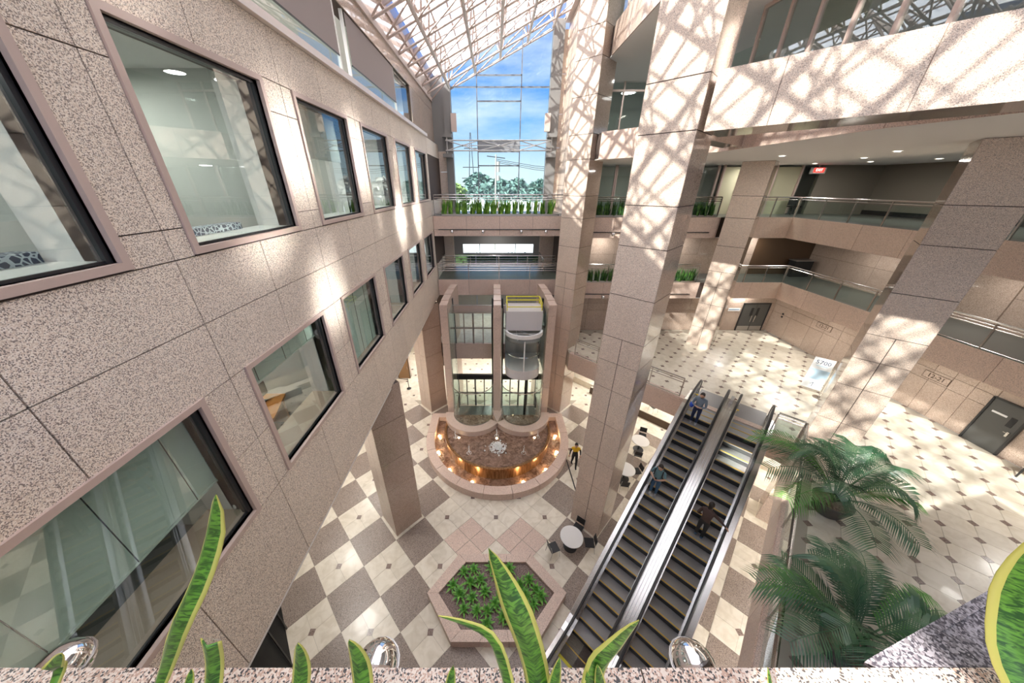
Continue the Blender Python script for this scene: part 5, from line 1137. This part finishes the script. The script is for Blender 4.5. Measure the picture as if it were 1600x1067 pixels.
_c = N(t_, 'ShaderNodeTexCoord'); _m = N(t_, 'ShaderNodeMapping'); _m.inputs['Scale'].default_value = (12, 12, 45); L(t_, _c, 'Object', _m, 0); _n = N(t_, 'ShaderNodeTexNoise'); _n.inputs['Scale'].default_value = 1.6; _n.inputs['Detail'].default_value = 3; _n.inputs['Distortion'].default_value = 1.5; L(t_, _m, 0, _n, 'Vector')
_r = ramp(t_, [(.40, (.03, .11, .012)), (.60, (.15, .38, .035))]); L(t_, _n, 'Fac', _r, 0); L(t_, _r, 0, _b, 'Base Color')
VY = P('variegated_margin', (.64, .62, .13), .4)
DRY = P('dry_tip', (.62, .50, .36), .8)
def leaf(plant, pts, w, cup=.25, tip=True, side=None, cut=False, spl=14, tp=.62, base=.62):
    """a strap leaf with green centre and yellow margins, thin solid"""
    P_ = [Vector(p) for p in pts]
    def cr(t):
        n = len(P_) - 1; i = min(int(t * n), n - 1); f = t * n - i
        p0, p1, p2, p3 = P_[max(i - 1, 0)], P_[i], P_[i + 1], P_[min(i + 2, n)]
        return .5 * ((2 * p1) + (p2 - p0) * f + (2 * p0 - 5 * p1 + 4 * p2 - p3) * f * f + (3 * p1 - p0 - 3 * p2 + p3) * f ** 3)
    vs = []; fs = []; mi = []
    for k in range(spl + 1):
        f = k / spl; c = cr(f); d = (cr(min(1, f + .03)) - cr(max(0, f - .03))).normalized()
        sd = Vector(side) if side else Vector((1, 0, 0)); sd = (sd - d * sd.dot(d)).normalized(); nn = d.cross(sd)
        ww = w * (base + (1 - base) * math.sin(math.pi * min(f * 1.25, 1) * .5 + .2) ** (1 if base > .5 else 2.5)) if f < tp else w * (max(0, 1 - ((f - tp) / (1 - tp)) ** 1.7) if not cut else 1)
        for q in (-1, -.72, 0, .72, 1): vs.append(c + sd * ww * q / 2 + nn * (abs(q) * ww * cup))
    for k in range(spl):
        for j in range(4): fs.append((k * 5 + j, k * 5 + j + 1, k * 5 + j + 6, k * 5 + j + 5)); mi.append(1 if j in (0, 3) else 0)
    m = MB(); m.v = [tuple(v) for v in vs]; m.f = [list(f) for f in fs]; m.m = mi
    o = m.build('leaf', [VG, VY], plant, smooth=True); so = o.modifiers.new('solid', 'SOLIDIFY'); so.thickness = .0035; so.offset = 0
    if cut:
        a, b = vs[-5], vs[-1]; MB().add([a, b, b + Vector((.003, 0, .012)), (a + b) / 2 + Vector((0, 0, .004)), a + Vector((0, 0, .006))], [(0, 1, 2, 3, 4)]).build('dry_tip', DRY, o)
    return o
def splant(x, lab): return E('snake_plant', (0, 0, 0), label=lab, category='plant', group=None) if False else E('snake_plant', (0, 0, 0), label=lab, category='plant')
a = splant(0, 'variegated snake plant with one tall curved leaf in front of the lower left window')
leaf(a, [(-1.22, .12, -1.78), (-1.17, .27, -1.62), (-1.13, .40, -1.48), (-.99, .44, -1.22), (-.905, .50, -1.06), (-.845, .55, -.92), (-.775, .57, -.765)], .085, side=(.8, -.2, .3), tp=.80, base=.38)
leaf(a, [(-1.55, .15, -1.78), (-1.49, .4, -1.49), (-1.44, .41, -1.40), (-1.365, .42, -1.315)], .05, side=(.8, 0, .3))
leaf(a, [(-.98, .18, -1.78), (-.95, .3, -1.6), (-.925, .4, -1.42), (-.885, .42, -1.26)], .062, cut=True, side=(1, 0, .1))
leaf(a, [(-1.03, .2, -1.78), (-1.01, .36, -1.5), (-.985, .41, -1.40)], .03)
a = splant(0, 'variegated snake plant with two pointed tips over the lower checkered floor')
leaf(a, [(-.66, .16, -1.78), (-.65, .33, -1.55), (-.63, .40, -1.40), (-.60, .42, -1.24)], .06)
leaf(a, [(-.42, .16, -1.78), (-.43, .33, -1.55), (-.435, .40, -1.38), (-.44, .42, -1.22)], .068)
a = splant(0, 'variegated snake plant with a tall straight leaf crossing the hexagonal planter')
leaf(a, [(.20, .12, -1.78), (.17, .28, -1.60), (.14, .40, -1.46), (.085, .44, -1.22), (.03, .50, -1.09), (-.02, .54, -.965)], .088)
leaf(a, [(.12, .14, -1.78), (.07, .30, -1.60), (.03, .40, -1.46), (-.015, .45, -1.33), (-.09, .48, -1.30), (-.19, .50, -1.275)], .062, side=(.6, -.3, .7))
leaf(a, [(-.17, .16, -1.78), (-.155, .35, -1.52), (-.135, .41, -1.37)], .034)
a = splant(0, 'variegated snake plant with a broad pointed leaf below the escalators')
leaf(a, [(.26, .14, -1.78), (.30, .30, -1.60), (.335, .40, -1.44), (.385, .43, -1.33), (.445, .46, -1.20)], .085, side=(.8, 0, -.5))
leaf(a, [(.17, .14, -1.78), (.18, .33, -1.55), (.20, .41, -1.31)], .045); leaf(a, [(.38, .14, -1.78), (.36, .33, -1.56), (.325, .41, -1.36)], .045); leaf(a, [(.31, .16, -1.78), (.315, .35, -1.54), (.30, .41, -1.42)], .04)
leaf(a, [(.95, .14, -1.78), (.93, .33, -1.58), (.90, .42, -1.42)], .02)
a = splant(0, 'variegated snake plant with a wide leaf at the lower right corner')
leaf(a, [(1.98, .20, -1.80), (1.90, .36, -1.62), (1.86, .46, -1.48), (1.86, .53, -1.32), (1.83, .58, -1.12), (1.78, .60, -.95)], .16, side=(.8, -.2, -.35))

# ------------------------------------------------------------------ outside
s = ST('ground'); MB().box(-120, 120, 24.6, 260, -10.2, -10.0).build('pavement', P('asphalt', (.62, .62, .62), .9), s); MB().box(-60, 60, 27, 34, -10.0, -9.9).build('grass_strip', P('lawn', (.10, .20, .05), .9), s)
HEDGE = leafmat('hedge_green', (.04, .10, .02), (.14, .22, .05), 3)
t = E('hedge', (0, 29.5, -10), label='long green hedge outside the far windows', category='hedge'); m = MB(); rnd = random.Random(8)
for i in range(1800):
    p = Vector((rnd.uniform(-9, 9), rnd.uniform(-.6, .6), rnd.uniform(0, 4.3))); a = Vector((rnd.uniform(-1, 1), rnd.uniform(-1, 1), rnd.uniform(-.3, 1))).normalized() * .22; b = a.cross(Vector((rnd.random(), rnd.random(), rnd.random()))).normalized() * .12; m.add([p - a, p - b, p + a, p + b], [(0, 1, 2, 3)])
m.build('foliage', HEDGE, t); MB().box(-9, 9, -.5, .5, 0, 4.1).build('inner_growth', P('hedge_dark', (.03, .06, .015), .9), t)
def tree(x, y, h, r, mt, lab, seed):
    rnd = random.Random(seed); t = E('tree', (x, y, -10), label=lab, category='tree'); MB().cyl((0, 0, 0), (0, 0, h * .6), .3, 8, .15).build('trunk', SH, t); m = MB()
    for i in range(420):
        a = rnd.random() * 6.28; e = rnd.uniform(-.7, 1.5); q = r * rnd.uniform(.65, 1.05); p = Vector((math.cos(a) * math.cos(e) * q, math.sin(a) * math.cos(e) * q, h - r * .9 + math.sin(e) * q * .9)); u = Vector((rnd.uniform(-1, 1), rnd.uniform(-1, 1), rnd.uniform(-.5, .5))).normalized() * r * .22; v = u.cross(Vector((rnd.random(), rnd.random(), rnd.random() + .1))).normalized() * r * .13
        m.add([p - u, p - v, p + u, p + v], [(0, 1, 2, 3)])
    m.build('crown', mt, t)
T1 = leafmat('tree_a', (.10, .17, .06), (.24, .32, .13), .6); T2 = leafmat('tree_b', (.07, .13, .12), (.15, .24, .22), .6); T3 = leafmat('tree_c', (.40, .36, .34), (.62, .58, .56), .6)
for k, (x, y, h, r, mt, lab) in enumerate(((-9, 72, 10.2, 3.8, T1, 'bright green tree outside, leftmost through the end window'), (-4.2, 76, 12.4, 4.0, T2, 'bluish green tree outside beside the lattice mast'), (0.6, 80, 11.2, 3.6, T2, 'bluish green tree outside near the utility pole, shorter'), (5.4, 78, 11.3, 3.6, T2, 'bluish green tree outside right of the utility pole'), (9.6, 74, 11.0, 3.2, T2, 'dull green tree outside by the right mullion'), (14.5, 60, 11.2, 3.6, T3, 'pale leafless tree outside in the right pane, larger'), (18.5, 64, 11.5, 3.4, T3, 'pale leafless tree outside at the right pier, partly hidden'), (-13.5, 80, 11, 4, T2, 'dark green tree outside at the left pier, partly hidden'))): tree(x, y + (k % 2) * 9, h, r * .92, mt, lab, k)
t = E('building', (-13.2, 62, -10), label='small orange brick building outside at the left of the end window', category='building'); MB().box(-3, 1.0, 0, 6, 0, 13.2).build('wall', P('brick_orange', (.55, .26, .17), .8), t); MB().box(-3.1, 1.1, -.1, 6.1, 13.2, 13.5).build('roof_edge', WHITE, t); 
for z in (9.5, 11.5): MB().box(-.6, .4, -.03, 0, z, z + 1).build('window', BLACK, t)
t = E('utility_pole', (-.1, 55, -10), label='wooden utility pole with transformers outside the end window', category='utility pole'); MB().cyl((0, 0, 0), (.2, 0, 14.2), .16, 8, .1).build('pole', P('pole_grey', (.25, .24, .22), .8), t); MB().bar((-1.2, 0, 14.0), (1.6, 0, 13.7), .12).build('crossarm', DARK, t)
for z in (12.2, 11.0, 12.9): MB().cyl((.55, 0, z - .35), (.55, 0, z + .35), .26, 8).build('transformer', P('pole_grey', (0, 0, 0)), t)
t = E('lattice_mast', (-7.5, 110, -10), label='thin steel lattice mast on the skyline left of the utility pole', category='mast'); m = MB()
for a in (-1, 1):
    for b in (-1, 1): m.bar((a * 1.3, b * 1.3, 0), (a * .1, b * .1, 24), .16)
m.build('mast_legs', DARK, t); m = MB()
for z, w_ in ((12, 3), (15, 2.6), (20, 2)): m.bar((-w_, 0, z), (w_, 0, z), .22)
m.build('crossarm', DARK, t)
t = E('power_line', (0, 55, 3.6), label='thin black power lines running right from the utility pole', category='power line')
for k in range(3): MB().tube([(0, 0, -.2 * k), (6, 0, -.9 - .25 * k), (12, 2, -1.3 - .3 * k), (26, 4, -1.0 - .3 * k)], .035, 4).build('wire', DARK, t)
t = E('white_car', (4, 40, -10), label='white car parked outside beyond the far bridge', category='car'); MB().prism([(-2.1, -.85), (2.1, -.85), (2.1, .85), (-2.1, .85)], .35, .85).build('car_body', WHITE, t); MB().prism([(-1.2, -.75), (.9, -.75), (.9, .75), (-1.2, .75)], .85, 1.4).build('cabin', BLACK, t)
for a in (-1.3, 1.3):
    for b in (-.85, .65): MB().cyl((a, b, .33), (a, b + .2, .33), .33, 12).build('wheel', BLACK, t)

# ------------------------------------------------------------------ lamps of the building
for (x, y) in ((-7.5, 8.5), (-9.5, 12), (-9.5, 16), (-9.0, 21)): area('lobby_lamp', (x, y, -6.85), 1.2, 110)
for (x, y) in ((9, 19.2), (13, 15), (14, 7), (9, 3), (17, 11), (17, 18), (0, 22.5), (-6, 24), (3.5, 22)): area('lobby_lamp', (x, y, -10.65), .9, 110)
for (x, y) in ((7, 22.4), (12, 22.4), (17, 20.2), (17.8, 16), (17.8, 11), (17.8, 6), (17.8, 2), (0, 22.3)): area('mezzanine_lamp', (x, y, -6.7 if x < 6 and x > 0 else -6.68), .8, 30)
for (x, y) in ((7, 20.6), (12, 20.6), (17, 20.6), (20, 17), (20, 12), (20, 7), (0, 22.3)): area('level_lamp', (x, y, -2.9), .6, 30)
for (x, y) in ((19.5, 18.5), (21, 15), (21, 11), (20.5, 6), (15.5, 20.6), (9, 20.5), (12, 15)): area('level_lamp', (x, y, 1.02), .6, 40)
for (x, y) in ((8, 19.5), (12, 18), (14, 8), (14, 2)): area('upper_lamp', (x, y, 4.95), .8, 60)

# added beam lamps standing in for sunlight thrown back by the panes of the right glazing on to the left wall (narrow beams just in front of the glass)
for (y, z, ty, tz, p) in ((12.6, 3.2, 6.75, .6, 26), (11.5, 3.6, 9.95, .7, 30), (10.4, 3.2, 10.1, -1.3, 34), (9.3, 3.8, 8.2, -1.5, 30), (8.4, 3.0, 5.4, -1.1, 22), (7.4, 3.6, 6.8, -2.5, 26), (12.6, 4.2, 13.3, -1.2, 34), (11.5, 4.2, 16.2, -1.2, 30), (9.3, 3.0, 13.2, .6, 26), (10.4, 4.3, 4.9, 1.9, 9), (8.4, 4.3, 16.5, .7, 24)):
    a_ = area('pane_reflection_standin', (8.15, y, z), .6, p * .28, d=(-12, ty - y, tz - z), col=(1, .97, .93), sy=1.2, spread=8)
